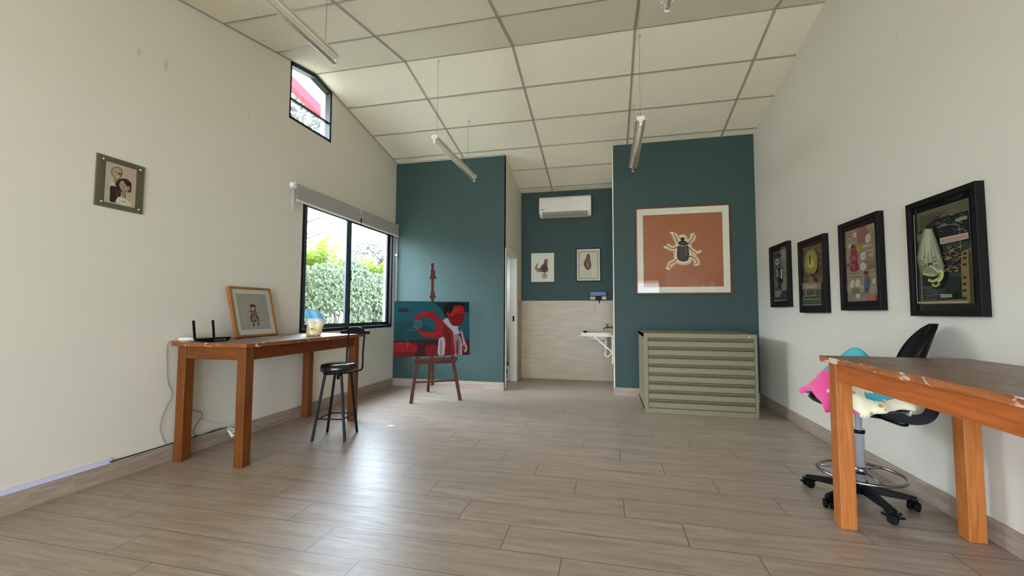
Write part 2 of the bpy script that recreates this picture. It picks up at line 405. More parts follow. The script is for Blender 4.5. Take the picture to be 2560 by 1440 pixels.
# ceiling: two slopes of tile, ridge across the room
def cz(y, h=0): return ceilz(y)+h
m = MB()
m.prism([(YN-.15, cz(YN-.15)), (YR, cz(YR)), (YR, cz(YR)+.08), (YN-.15, cz(YN-.15)+.08)], 0, XL-.3, XR+.15)
m.prism([(YR, cz(YR)), (YA+.35, cz(YA+.35)), (YA+.35, cz(YA+.35)+.08), (YR, cz(YR)+.08)], 0, XL-.3, XR+.15)
ceil_o = struct(m.build('ceiling', M_ceil))
g = MB(); gw = .0125; gd = .006
AX = [-2.1702+1.22*i for i in range(-1, 4)]
AX = [x for x in AX if XL < x < XR]
TH = .1960
CB, SB, CF, SF = math.cos(.196), math.sin(.196), math.cos(.1844), math.sin(.1844)
def slab(x0, x1, y0, y1):
    z0, z1 = ceilz(y0), ceilz(y1)
    g.hexa([(x0, y0, z0-gd), (x1, y0, z0-gd), (x1, y1, z1-gd), (x0, y1, z1-gd)], [(x0, y0, z0+.01), (x1, y0, z0+.01), (x1, y1, z1+.01), (x0, y1, z1+.01)])
for x in AX:
    slab(x-gw, x+gw, YN, YR); slab(x-gw, x+gw, YR, YB)
    if XA < x < XB: slab(x-gw, x+gw, YB, YA)
j = 0
while True:
    y = YR + j*.61*CB
    if y > YA: break
    xa, xb = (XL, XR) if y < YB else (XA, XB)
    slab(xa, xb, y-gw*(.6 if j == 0 else .85), y+gw*(.6 if j == 0 else .85)); j += 1
j = 1
while YR - j*.61*CF > YN:
    y = YR-j*.61*CF; slab(XL, XR, y-gw*.85, y+gw*.85); j += 1
for (x0, x1, y0, y1) in ((XL, XL+.02, YN, YR), (XL, XL+.02, YR, YB), (XL, XA, YB-.02, YB), (XA, XB, YA-.02, YA)):
    slab(x0, x1, y0, y1)
g.build('ceiling_grid', M_grid, ceil_o)
# skirting
BT = .012
struct(box_obj('baseboard_left', (XL, 1.2, 0), (XL+BT, YB, HB), M_baseY, None, .002))
struct(box_obj('baseboard_right', (XR-BT, 1.0, 0), (XR, YB, HB), M_baseR, None, .002))
m = MB().box((XL+BT, YB-BT, 0), (XA+.006, YB, HB)); m.box((XA-.001, YB-BT, 0), (XA+.010, DY0-.056, HB))
struct(m.build('baseboard_back_left', M_baseX, None, .002))
struct(box_obj('baseboard_back_right', (XB-.006, YB-BT, 0), (XR-BT, YB, HB), M_baseX, None, .002))
# cream corner beads on the two teal wall ends
m = MB().box((XB-.008, YB-.004, HB), (XB+.006, YB+.02, ceilz(YB)-.001))
struct(m.build('trim_4', M_wall))
# pale top edge between teal paint and ceiling
struct(box_obj('trim_5', (XL+.02, YB-.004, ceilz(YB)-.012), (XA, YB+.001, ceilz(YB)), M_wall))

# ---- windows
def frame_rect(m, x0, x1, y0, y1, z0, z1, wd):
    m.box((x0, y0, z0), (x1, y1, z0+wd)); m.box((x0, y0, z1-wd), (x1, y1, z1)); m.box((x0, y0, z0+wd), (x1, y0+wd, z1-wd)); m.box((x0, y1-wd, z0+wd), (x1, y1, z1-wd))
w1 = MB(); fx0, fx1 = XL-.075, XL+.004
frame_rect(w1, fx0, fx1, WY0, WY1, WB, WT, .038)
w1o = struct(w1.build('window_1', M_alu, None, .002))
s1 = MB(); ym = 4.85
frame_rect(s1, XL-.036, XL-.010, WY0+.04, ym+.012, WB+.04, WT-.04, .05)
s1.box((XL-.036, ym-.072, WB+.09), (XL-.010, ym-.037, WT-.09))
box = s1.build('sliding_sash', M_alug, w1o, .002)
s2 = MB(); frame_rect(s2, XL-.066, XL-.040, ym-.01, WY1-.04, WB+.04, WT-.04, .045)
s2.box((XL-.066, ym+.034, WB+.085), (XL-.040, ym+.078, WT-.085))
s2.build('fixed_sash', M_alu, w1o, .002)
box_obj('pane', (XL-.025, WY0+.09, WB+.09), (XL-.021, ym-.055, WT-.09), M_glass, w1o)
box_obj('pane', (XL-.055, ym+.065, WB+.085), (XL-.051, WY1-.085, WT-.085), M_glass, w1o)
box_obj('handle', (XL-.010, ym+.01, 1.55), (XL+.004, ym+.03, 1.69), M_alu, w1o, .003)
m = MB().box((XL-TW-.03, WY0-.02, WB-.02), (XL-.076, WY1+.02, WB+.006)); m.build('outer_sill', M_white, w1o)
w2 = MB(); fw = .028; a, b = XL-.07, XL+.004
w2.box((a, HY0, HZ), (b, HY1, HZ+fw)); w2.box((a, HY0, HZ), (b, HY0+fw*.7, cz(HY0))); w2.box((a, HY1-fw, HZ), (b, HY1, cz(HY1)))
for y0, y1 in ((HY0, YR), (YR, HY1)):
    w2.prism([(y0, cz(y0)-.045), (y1, cz(y1)-.045), (y1, cz(y1)+.01), (y0, cz(y0)+.01)], 0, a, b)
w2.box((a+.02, HY0, 3.435), (b-.02, HY1, 3.453))
w2o = struct(w2.build('window_2', M_alu, None, .001))
MB().prism([(HY0+.01, HZ+.01), (HY1-.01, HZ+.01), (HY1-.01, cz(HY1)-.02), (YR, cz(YR)-.02), (HY0+.01, cz(HY0)-.02)], 0, XL-.04, XL-.036).build('pane', M_glass, w2o)
# skylit roof edge outside the high window: red painted barge and soffit
M_red = plain('red painted roof board', (140, 46, 60), .7)
m = MB()
for y0, y1 in ((2.0, YR), (YR, 7.0)):
    m.prism([(y0, cz(y0)+.22), (y1, cz(y1)+.22), (y1, cz(y1)+.85), (y0, cz(y0)+.85)], 0, XL-.75, XL-.66)
    m.prism([(y0, cz(y0)+.75), (y1, cz(y1)+.75), (y1, cz(y1)+.85), (y0, cz(y0)+.85)], 0, XL-.66, XL+.1)
struct(m.build('trim_6', M_red))

# ------------------------------------------------------------------ flat artwork drawn as thin inlaid shapes
def homog(q):
    """maps the four corners of q (left top, right top, right bottom, left bottom) to the unit square"""
    (x0, y0), (x1, y1), (x2, y2), (x3, y3) = q
    dx1, dx2, dx3 = x1-x2, x3-x2, x0-x1+x2-x3; dy1, dy2, dy3 = y1-y2, y3-y2, y0-y1+y2-y3
    den = dx1*dy2-dx2*dy1
    g = (dx3*dy2-dx2*dy3)/den; h = (dx1*dy3-dx3*dy1)/den
    Mx = Matrix(((x1-x0+g*x1, x3-x0+h*x3, x0), (y1-y0+g*y1, y3-y0+h*y3, y0), (g, h, 1))).inverted()
    def f(p):
        v = Mx @ Vector((p[0], p[1], 1)); return (v[0]/v[2], v[1]/v[2])
    return f
AM = {}
def ink(rgb, rough=.6, var=.12):
    k = (rgb, rough)
    if k not in AM: AM[k] = plain('ink %d %d %d %d' % (rgb+(int(rough*100),)), rgb, rough, 0, .15, var, 14.)
    return AM[k]
class Art:
    """shapes on a w by h sheet; local frame: x right, z up, y into the wall, origin at the sheet's lower left"""
    def __init__(s, w, h, quad=None, base=None, rough=.6, thick=.001):
        s.w, s.h, s.q = w, h, (homog(quad) if quad else None); s.mb = MB(); s.mats = []; s.rough = rough; s.k = 0
        if base: s.mb.box((0, 0, 0), (w, thick, h), s.mi(base))
    dim = 1.
    def mi(s, rgb):
        rgb = tuple(int(v*s.dim) for v in rgb)
        m = ink(rgb, s.rough)
        if m not in s.mats: s.mats.append(m)
        return s.mats.index(m)
    def uv(s, p):
        if s.q: u, v = s.q(p)
        else: u, v = p
        return (min(max(u, 0), 1)*s.w, (1-min(max(v, 0), 1))*s.h)
    def poly(s, rgb, pts, smooth=True, lay=None):
        s.k += 1; y = -.00012*(s.k if lay is None else lay)
        if smooth and len(pts) > 2: pts = [tuple(v)[:2] for v in spline([(a, b, 0) for a, b in pts], 5, True)]
        P = [s.uv(p) for p in pts]; out = [P[0]]
        for p in P[1:]:
            if abs(p[0]-out[-1][0])+abs(p[1]-out[-1][1]) > 1e-5: out.append(p)
        from mathutils.geometry import tessellate_polygon
        V = [Vector((a, b, 0)) for a, b in out]; tr = tessellate_polygon([V])
        s.mb.add([(a, y, b) for a, b in out], [tuple(t) for t in tr], s.mi(rgb)); return s
    def line(s, rgb, pts, wd, smooth=True):
        if smooth and len(pts) > 2: pts = [tuple(v)[:2] for v in spline([(a, b, 0) for a, b in pts], 6)]
        L, R = [], []
        for i, p in enumerate(pts):
            a = pts[max(i-1, 0)]; b = pts[min(i+1, len(pts)-1)]; dx, dy = b[0]-a[0], b[1]-a[1]; n = math.hypot(dx, dy) or 1
            wq = wd[0]+(wd[1]-wd[0])*i/(len(pts)-1) if isinstance(wd, tuple) else wd
            L.append((p[0]-dy/n*wq/2, p[1]+dx/n*wq/2)); R.append((p[0]+dy/n*wq/2, p[1]-dx/n*wq/2))
        s.k += 1; y = -.00012*s.k; P = [s.uv(q) for q in L+R]; n = len(pts)
        s.mb.add([(a, y, b) for a, b in P], [(i, i+1, n+i+1, n+i) for i in range(n-1)], s.mi(rgb)); return s
    def oval(s, rgb, c, rx, ry, rot=0., n=18):
        return s.poly(rgb, [(c[0]+rx*math.cos(a)*math.cos(rot)-ry*math.sin(a)*math.sin(rot), c[1]+rx*math.cos(a)*math.sin(rot)+ry*math.sin(a)*math.cos(rot)) for a in [2*PI*k/n for k in range(n)]], False)
    def ring(s, rgb, c, rx, ry, wd, n=24):
        return s.line(rgb, [(c[0]+rx*math.cos(a), c[1]+ry*math.sin(a)) for a in [2*PI*k/n for k in range(n+1)]], wd, False)
    def build(s, name, parent, loc):
        o = s.mb.build(name, s.mats, parent); o.location = loc; return o
def picture(name, label, cat, w, h, lip, depth, loc, rz, frame_m, mat_m=None, group=None, rot=None, frame_label=None, glass=True, recess=.012):
    """framed picture in its own frame: x right, z up, back on y=0, front at y=-depth, origin lower left"""
    t = thing(name, label, cat, loc, rz, group, rot)
    m = MB()
    # mitred members
    o = [(0, 0), (w, 0), (w, h), (0, h)]; i = [(lip, lip), (w-lip, lip), (w-lip, h-lip), (lip, h-lip)]
    for k in range(4):
        k2 = (k+1) % 4; b = [o[k], o[k2], i[k2], i[k]]
        m.hexa([(x, 0, z) for x, z in b], [(x, -depth, z) for x, z in b])
    f = m.build('frame', frame_m, t, .0015)
    if frame_label: f['label'] = frame_label
    yb = -(depth-recess)
    MB().box((lip*.8, yb, lip*.8), (w-lip*.8, -.002, h-lip*.8)).build('mount_board', mat_m or M_white, t)
    if glass: MB().box((lip*.8, yb-.008, lip*.8), (w-lip*.8, yb-.006, h-lip*.8)).build('glass', M_pglass, t)
    return t, yb

# ---- beetle print on the right teal wall
M_mat1 = plain('ivory mount board', (214, 211, 190), .7)
t, yb = picture('framed_print', 'large square framed print of a black beetle on a copper ground', 'picture', 1.215, 1.205, .022, .03, (.362, YB, 1.392), 0, M_mahog, M_mat1, recess=.010)
A = Art(1.01, .995, [(247, 262), (1292, 197), (1335, 1195), (275, 1220)], (160, 98, 64), .5)
H = [((206, 158, 122), 46), ((216, 184, 148), 30), ((226, 208, 178), 16)]
legs = [[(712, 612), (690, 560), (668, 512)], [(850, 640), (878, 590), (905, 565), (918, 520)], [(708, 680), (660, 695), (620, 690), (575, 664)],
        [(862, 680), (900, 720), (955, 758)], [(705, 840), (665, 880), (625, 900), (612, 938)], [(868, 798), (930, 815), (975, 870), (955, 898)]]
body = [(740, 600), (722, 630), (705, 690), (700, 780), (712, 840), (755, 872), (815, 876), (860, 850), (874, 790), (868, 700), (850, 630), (828, 600)]
for rgb, d in H:
    c = (786, 740); A.poly(rgb, [(c[0]+(x-c[0])*(1+d/95), c[1]+(y-c[1])*(1+d/150)) for x, y in body])
    for L in legs: A.line(rgb, L+[(L[-1][0]*1.25-L[-2][0]*.25, L[-1][1]*1.25-L[-2][1]*.25)], (d*1.6, d*1.9))
    A.oval(rgb, (775, 560), 38+d*.7, 30+d*.6)
for (x, y, r) in ((640, 492, .2), (905, 505, -.3), (560, 680, .1), (1000, 735, -.5), (590, 965, .4), (960, 905, -.2)): A.oval((222, 206, 178), (x, y), 34, 17, r)
BK, BR, BG = (30, 24, 20), (58, 48, 42), (92, 84, 76)
for L in legs: A.line(BK, L, (13, 9))
for L in legs: A.line(BK, [L[-1], (L[-1][0]+(L[-1][0]-L[-2][0])*.2-6, L[-1][1]+(L[-1][1]-L[-2][1])*.2)], 13)
A.line(BK, [(745, 570), (735, 550), (722, 545)], 6).line(BK, [(800, 565), (815, 550), (826, 548)], 6)
A.oval(BK, (775, 572), 28, 28); A.poly(BK, [(722, 640), (722, 612), (750, 594), (810, 594), (840, 612), (846, 642), (800, 660), (760, 660)])
A.oval(BG, (784, 620), 30, 5); A.oval((140, 130, 118), (770, 650), 14, 6)
A.poly(BR, [(716, 660), (705, 720), (704, 790), (716, 840), (760, 866), (812, 868), (856, 845), (868, 790), (862, 715), (850, 655), (790, 668)])
A.line(BK, [(786, 664), (790, 760), (788, 866)], 7)
for x in (735, 757, 812, 838): A.line(BK, [(x, 672), (x-4, 760), (x+2, 850)], 5)
A.line(BG, [(768, 675), (764, 760), (774, 850)], 6).line((124, 114, 102), [(822, 675), (826, 730), (820, 790)], 7).line(BG, [(800, 690), (806, 780)], 5)
A.build('artwork', t, (.103, yb-.001, .1))

# ---- four black framed collages on the right wall (local x runs towards the viewer)
def ghost(a, k=.5): return a
def collage(y_far, z0, label, art_fn):
    t, yb = picture('framed_collage', label, 'picture', .52, .70, .032, .042, (XR, y_far, z0), -PI/2, M_blackfr, M_blackmat, 'black framed collages on the right wall', recess=.022)
    A = art_fn(); A.build('artwork', t, (.068, yb-.001, .07)); return t
rnd = random.Random(5)
def scatter(A, n, cols, x0, x1, y0, y1, sx, sy, rot=.3):
    for _ in range(n):
        A.oval(rnd.choice(cols), (rnd.uniform(x0, x1), rnd.uniform(y0, y1)), rnd.uniform(.3, 1)*sx, rnd.uniform(.3, 1)*sy, rnd.uniform(-rot, rot), 7)
def art4():
    A = Art(.38, .56, [(174, 372), (688, 220), (752, 1275), (226, 1282)], (108, 103, 80))
    A.poly((38, 40, 36), [(190, 560), (350, 420), (690, 345), (715, 720), (640, 760), (655, 1230), (240, 1250), (215, 820)], False)
    A.poly((96, 88, 66), [(180, 385), (685, 235), (690, 330), (360, 420), (190, 520)], False)
    for k in range(9):
        y = 405+k*17; A.line((60, 48, 38), [(200, y+10), (470-k*14, y-62+k*3)], 6, False)
    scatter(A, 60, [(96, 104, 96), (60, 64, 58), (128, 132, 122), (24, 25, 22)], 360, 690, 370, 560, 34, 6, .6)
    A.line((120, 122, 104), [(420, 492), (540, 486), (615, 500), (625, 620), (630, 740)], 6)
    A.poly((110, 118, 96), [(578, 428), (696, 396), (698, 432), (584, 464)], False)
    A.poly((90, 96, 78), [(190, 580), (250, 572), (240, 640), (195, 655)], False)
    A.poly((160, 138, 126), [(420, 622), (708, 566), (714, 628), (428, 684)], False)
    A.line((104, 66, 60), [(434, 646), (700, 592)], 5, False).line((104, 66, 60), [(438, 662), (704, 610)], 4, False)
    scatter(A, 46, [(96, 78, 50), (66, 54, 38), (120, 100, 60), (70, 78, 76)], 470, 640, 700, 960, 34, 12, .3)
    A.poly((112, 96, 58), [(655, 760), (722, 736), (748, 1262), (668, 1262), (650, 900)], False)
    for y in (770, 815, 880, 1010, 1075, 1140, 1215): A.poly((40, 36, 26), [(668, y), (706, y-8), (710, y+16), (672, y+24)], False)
    A.poly((96, 98, 76), [(268, 520), (360, 520), (420, 680), (482, 900), (486, 960), (440, 1000), (330, 1010), (240, 960), (205, 820), (235, 660)], False).poly((126, 128, 100), [(280, 524), (350, 524), (402, 680), (466, 900), (470, 945), (380, 1000), (270, 960), (218, 800), (246, 660)], False)
    A.poly((148, 148, 120), [(290, 528), (344, 528), (384, 680), (440, 880), (330, 900), (240, 820), (262, 660)], False)
    A.poly((172, 172, 144), [(302, 530), (334, 530), (346, 700), (322, 800), (290, 740)], False)
    for q in range(9): A.line((112, 110, 86) if q % 2 else (180, 180, 152), [(300+q*5, 540), (250+q*24, 860)], (2, 6), False)
    scatter(A, 26, [(110, 108, 84), (96, 92, 70)], 240, 430, 800, 950, 24, 14)
    A.oval((36, 34, 26), (350, 884), 22, 18); A.line((176, 176, 140), [(345, 890), (395, 925), (440, 965)], 16)
    A.line((162, 164, 110), [(275, 975), (330, 985), (400, 990)], 20).line((150, 156, 90), [(330, 1035), (380, 1050), (440, 1020), (468, 960)], 26)
    A.line((176, 180, 120), [(440, 945), (476, 960), (470, 1020), (430, 1060)], 22).line((132, 140, 66), [(370, 1080), (410, 1100), (450, 1075)], 24)
    A.line((40, 46, 24), [(330, 1010), (400, 1020), (450, 1000)], 8)
    for k in range(13):
        y = 1100+k*11; x = rnd.uniform(240, 330); A.line((104, 108, 104), [(x, y), (x+60, y+6), (x+rnd.uniform(100, 260), y-2)], 3)
    A.poly((112, 128, 92), [(460, 1180), (578, 1180), (582, 1212), (464, 1216)], False)
    A.line((140, 132, 96), [(232, 1264), (748, 1262)], 18, False); A.line((140, 132, 96), [(186, 380), (228, 1270)], 8, False)
    return A
def art3():
    A = Art(.38, .56, [(170, 320), (560, 205), (622, 1240), (228, 1248)], (138, 124, 104))
    A.poly((128, 92, 78), [(335, 285), (460, 250), (470, 420), (380, 480), (335, 440)]); A.poly((152, 140, 112), [(470, 240), (555, 215), (560, 300), (480, 320)])
    for c in ((350, 320), (390, 310), (430, 290), (390, 370), (430, 350), (390, 410)): A.ring((150, 104, 90), c, 18, 22, 5, 10)
    for y in (345, 380): A.line((58, 50, 44), [(186, y+10), (255, y-8)], 6, False)
    for y in (290, 312): A.line((84, 72, 60), [(476, y), (552, y-18)], 5, False)
    A.line((84, 72, 60), [(180, 425), (250, 440), (320, 430)], 4)
    W = (196, 186, 172)
    for c, rx, ry in (((306, 362), 24, 32), ((484, 415), 36, 58), ((240, 512), 20, 32), ((425, 650), 36, 52), ((426, 786), 38, 50), ((286, 1015), 25, 52), ((358, 1005), 32, 50), ((578, 985), 20, 38), ((366, 1170), 28, 34)):
        A.oval(W, c, rx, ry, .1); A.oval((176, 166, 152), c, rx*.55, ry*.55, .1)
    A.line(W, [(515, 390), (525, 340)], 8).line(W, [(445, 610), (490, 575), (575, 570)], 9).line(W, [(385, 1030), (430, 1070)], 10).line(W, [(245, 1040), (270, 1042)], 7)
    A.poly((150, 132, 34), [(345, 520), (365, 498), (390, 530), (402, 560), (372, 590), (345, 570)])
    A.poly((176, 166, 146), [(405, 530), (440, 500), (556, 498), (560, 520), (420, 550)], False); A.line((56, 48, 40), [(412, 542), (556, 514)], 6, False)
    A.poly((122, 42, 62), [(270, 575), (330, 575), (345, 650), (350, 720), (368, 830), (262, 845), (264, 720), (262, 640)]); A.oval((164, 74, 92), (303, 672), 30, 40)
    A.oval((62, 40, 36), (294, 540), 28, 46); A.oval((122, 88, 74), (294, 550), 14, 24); A.oval((150, 60, 76), (310, 790), 14, 40)
    A.line((98, 70, 58), [(345, 630), (380, 645)], 8).line((98, 70, 58), [(262, 650), (240, 690), (270, 685)], 8)
    for y in (725, 745): A.line((110, 84, 72), [(450, y), (566, y-8)], 8, False)
    A.poly((160, 132, 120), [(505, 615), (575, 605), (580, 650), (512, 662)], False); A.poly((82, 64, 54), [(215, 740), (248, 735), (250, 790), (218, 795)], False)
    A.poly((112, 90, 74), [(500, 770), (590, 750), (592, 820), (505, 840)])
    for y in (885, 928): A.line((62, 52, 44), [(238, y), (382+(y-885)*.5, y-12)], 7, False)
    A.line((170, 158, 142), [(240, 905), (388, 895)], 10, False); A.line((176, 164, 150), [(510, 845), (600, 826)], 9, False).line((176, 164, 150), [(510, 895), (602, 885)], 9, False).line((90, 76, 64), [(512, 866), (600, 850)], 7, False)
    A.oval((50, 38, 34), (472, 880), 28, 36); A.oval((120, 92, 78), (462, 905), 14, 22)
    A.poly((72, 78, 92), [(462, 940), (505, 930), (520, 1010), (512, 1080), (505, 1130), (465, 1120), (458, 1030)]); A.line((36, 36, 42), [(485, 1070), (480, 1120)], 16)
    A.poly((104, 92, 76), [(300, 1080), (370, 1075), (375, 1130), (300, 1140)]); A.line((92, 84, 72), [(300, 1138), (410, 1140), (520, 1128)], 7)
    for y in (1155, 1178, 1200, 1222): A.line((92, 82, 70), [(240, y), (300, y+2)], 7, False)
    A.line((96, 86, 74), [(405, 1160), (515, 1150)], 7, False); A.poly((148, 84, 82), [(480, 1185), (615, 1160), (620, 1236), (482, 1240)], False)
    return A
def art2():
    A = Art(.38, .56, [(618, 225), (972, 120), (1035, 1240), (686, 1252)], (92, 78, 60))
    scatter(A, 110, [(70, 50, 38), (118, 104, 84), (96, 70, 58), (62, 56, 42), (130, 116, 98)], 630, 1000, 200, 850, 46, 12, .5)
    for r, rgb in ((1.25, (120, 116, 66)), (1., (140, 136, 70)), (.78, (158, 152, 74)), (.5, (176, 168, 84))):
        A.poly(rgb, [(805+q*r, 480+z*r) for q, z in ((-70, -150), (-20, -175), (40, -185), (85, -120), (100, 0), (90, 110), (40, 175), (-20, 180), (-80, 120), (-100, 10))])
    for k in range(44):
        a = k*2*PI/44; e = 1+.18*math.sin(k*2.7); A.line((150, 146, 72) if k % 2 else (112, 100, 62), [(805+56*math.cos(a), 490+100*math.sin(a)), (805+118*e*math.cos(a), 490+205*e*math.sin(a))], (9, 2), False)
    A.poly((104, 84, 14), [(784, 370), (800, 350), (812, 380), (816, 480), (812, 520), (795, 520), (786, 460)])
    A.oval((60, 42, 26), (822, 700), 20, 26); A.oval((112, 84, 62), (826, 690), 10, 12)
    A.poly((108, 88, 72), [(795, 740), (850, 735), (890, 800), (905, 870), (770, 880), (780, 800)])
    A.poly((110, 106, 88), [(668, 860), (1015, 845), (1020, 965), (675, 975)], False); A.poly((140, 132, 112), [(750, 880), (900, 865), (930, 935), (760, 945)])
    A.line((60, 46, 36), [(780, 885), (880, 878)], 7)
    A.poly((66, 68, 54), [(680, 975), (1022, 965), (1034, 1234), (690, 1244)], False)
    scatter(A, 40, [(86, 88, 72), (50, 46, 36), (98, 84, 64)], 690, 1020, 985, 1225, 40, 10, .2)
    A.line((158, 142, 128), [(750, 955), (760, 1100)], 12).line((158, 142, 128), [(750, 945), (925, 938)], 10).line((150, 132, 120), [(905, 950), (920, 1060), (880, 1090)], 10).line((150, 132, 120), [(770, 1085), (930, 1075)], 12)
    A.oval((96, 70, 60), (835, 1010), 60, 40); A.line((30, 28, 22), [(770, 1118), (800, 1110)], 16).line((30, 28, 22), [(880, 1112), (920, 1104)], 16)
    A.line((150, 152, 130), [(705, 1150), (1030, 1136)], 7, False).line((160, 160, 140), [(690, 1246), (1034, 1238)], 8, False)
    return A
def art1():
    A = Art(.38, .56, [(92, 300), (332, 225), (382, 1150), (140, 1170)], (92, 88, 74))
    A.poly((118, 112, 96), [(240, 270), (330, 240), (345, 420), (260, 470), (220, 380)]); A.poly((42, 46, 38), [(105, 350), (180, 310), (250, 340), (240, 375), (120, 380)])
    A.poly((80, 90, 78), [(95, 300), (200, 270), (160, 320), (100, 340)], False)
    scatter(A, 60, [(74, 68, 56), (110, 100, 84), (64, 54, 46), (96, 94, 82)], 110, 350, 400, 950, 26, 12, .5)
    A.ring((190, 186, 166), (186, 465), 24, 46, 14)
    A.poly((20, 18, 16), [(178, 590), (284, 570), (290, 760), (186, 780)], False)
    A.line((200, 196, 180), [(186, 600), (196, 740)], 12).line((206, 200, 184), [(262, 590), (272, 690), (266, 762)], 18)
    A.oval((92, 84, 74), (224, 660), 16, 40); A.oval((64, 60, 54), (232, 720), 22, 30)
    A.poly((26, 24, 20), [(200, 780), (285, 775), (290, 830), (245, 880), (240, 960), (205, 960), (225, 860)])
    A.poly((120, 108, 88), [(300, 800), (350, 780), (372, 960), (320, 980), (290, 960)]); A.poly((60, 62, 40), [(150, 940), (250, 930), (250, 995), (152, 1000)], False)
    A.poly((110, 108, 90), [(160, 1000), (290, 985), (260, 1080), (200, 1110)]); A.poly((40, 42, 36), [(290, 985), (370, 970), (380, 1140), (150, 1160), (145, 1100), (240, 1100)], False)
    A.line((170, 166, 148), [(140, 1166), (382, 1150)], 10, False)
    return A
collage(5.472, 1.214, 'black framed grey collage with a dark doorway, farthest of the four', art1)
collage(4.705, 1.151, 'black framed brown collage with a glowing yellow flame above a figure', art2)
collage(3.942, 1.170, 'black framed collage of white plates and a girl in a pink dress', art3)
collage(3.131, 1.133, 'black framed collage with a pale cone of light, nearest of the four', art4)

# ---- caricature on the left wall (local x runs away from the viewer)
M_olive = plain('olive grey mount panel', (92, 86, 66), .5)
t = thing('framed_caricature', 'olive framed caricature drawing of a smiling couple on the left wall', 'picture', (XL, 2.030, 1.843), PI/2)
MB().box((0, -.012, 0), (.292, 0, .348)).build('backing_panel', M_olive, t, .001)
A = Art(.187, .277, [(400, 305), (950, 470), (900, 1155), (340, 1030)], (186, 176, 154))
A.poly((196, 174, 152), [(700, 400), (940, 480), (900, 1130), (760, 1000), (720, 700)])
A.poly((128, 106, 84), [(480, 470), (510, 425), (580, 408), (650, 430), (685, 480), (690, 540), (660, 600), (620, 650), (560, 640), (515, 590), (480, 530)])
A.poly((176, 158, 134), [(500, 470), (540, 432), (600, 430), (650, 460), (668, 520), (640, 580), (600, 625), (540, 600), (510, 540)])
A.oval((82, 62, 46), (640, 540), 34, 16, .2).oval((214, 204, 184), (605, 592), 26, 9, .25).line((92, 72, 54), [(540, 500), (600, 520), (660, 530)], 8)
A.poly((148, 128, 104), [(530, 630), (620, 650), (600, 760), (520, 700)]); A.poly((206, 196, 176), [(470, 690), (520, 670), (550, 760), (452, 740)])
A.poly((40, 30, 24), [(462, 755), (560, 765), (640, 800), (640, 940), (550, 1040), (450, 1025), (448, 900)]); A.poly((84, 48, 38), [(560, 830), (640, 840), (610, 930), (560, 960)])
A.poly((46, 28, 22), [(560, 700), (600, 650), (680, 620), (760, 630), (830, 690), (845, 740), (830, 860), (790, 870), (660, 860), (600, 790), (560, 750)])
A.poly((178, 152, 130), [(620, 720), (670, 660), (720, 680), (760, 760), (815, 770), (800, 830), (740, 878), (690, 860), (645, 800)])
A.poly((46, 28, 22), [(700, 660), (760, 650), (825, 720), (815, 760), (750, 740)])
A.poly((60, 34, 26), [(680, 800), (730, 815), (772, 812), (755, 845), (715, 850)]).poly((236, 230, 214), [(690, 806), (730, 819), (764, 818), (745, 834), (715, 832)])
A.line((70, 50, 38), [(650, 722), (700, 738)], 8).line((70, 50, 38), [(740, 752), (790, 762)], 8).oval((140, 108, 90), (712, 775), 18, 14)
A.poly((152, 126, 104), [(660, 860), (740, 880), (730, 990), (680, 960)]); A.poly((216, 206, 188), [(600, 950), (690, 970), (740, 1000), (820, 1080), (815, 1118), (560, 1050)])
A.line((60, 46, 36), [(645, 1025), (735, 1045)], 12)
A.build('artwork', t, (.052, -.0125, .033))
MB().box((.02, -.020, .02), (.272, -.017, .328)).build('glass', M_pglass, t)
for x, z in ((.030, .030), (.258, .027), (.030, .317), (.256, .315)):
    s = MB().lathe([(.0, .009), (.004, .008), (.006, .004), (.006, 0)], (0, 0, 0), 12); 
    o = s.build('standoff_screw', M_chrome, t); o.rotation_euler = (PI/2, 0, 0); o.location = (x, -.012-.008, z)
    for v in o.data.vertices: pass

# ---- framed doll print leaning on the left table
TT = .908
t, yb = picture('framed_print', 'oak framed print of a small hanging doll leaning on the left wall', 'picture', .46, .462, .018, .036, (-3.158, 3.005, TT+.002), 0, M_frwood, plain('cool white mount board', (196, 198, 190), .7), rot=(-.25, 0, PI/2), recess=.012)
A = Art(.335, .335, [(255, 345), (880, 375), (965, 1105), (315, 1140)], (158, 154, 142))
A.line((140, 132, 120), [(280, 470), (430, 510), (580, 518), (720, 512), (880, 480)], 5)
DB = (82, 44, 42)
A.line((96, 70, 62), [(580, 518), (590, 560)], 6); A.ring((110, 90, 80), (582, 525), 12, 8, 4, 10)
A.poly(DB, [(545, 590), (570, 578), (620, 580), (652, 600), (655, 680), (648, 735), (560, 735), (548, 690)]); A.poly((176, 150, 138), [(565, 640), (630, 640), (632, 700), (600, 715), (568, 700)])
A.poly(DB, [(548, 770), (660, 770), (712, 930), (690, 950), (600, 962), (540, 955)])
A.poly((132, 92, 84), [(560, 740), (660, 745), (655, 830), (570, 835)]); A.line((120, 100, 90), [(560, 750), (530, 735), (500, 710)], 22).line((120, 100, 90), [(650, 752), (690, 752), (720, 748)], 20)
A.poly((150, 118, 108), [(572, 850), (650, 850), (690, 940), (650, 950), (615, 900), (590, 950), (562, 945)])
A.line((130, 96, 88), [(585, 950), (590, 1010)], 26).line((130, 96, 88), [(675, 950), (690, 1000)], 26).line((50, 26, 26), [(588, 1005), (590, 1055)], 32).line((50, 26, 26), [(686, 990), (695, 1038)], 30)
A.build('artwork', t, (.064, yb-.001, .066))

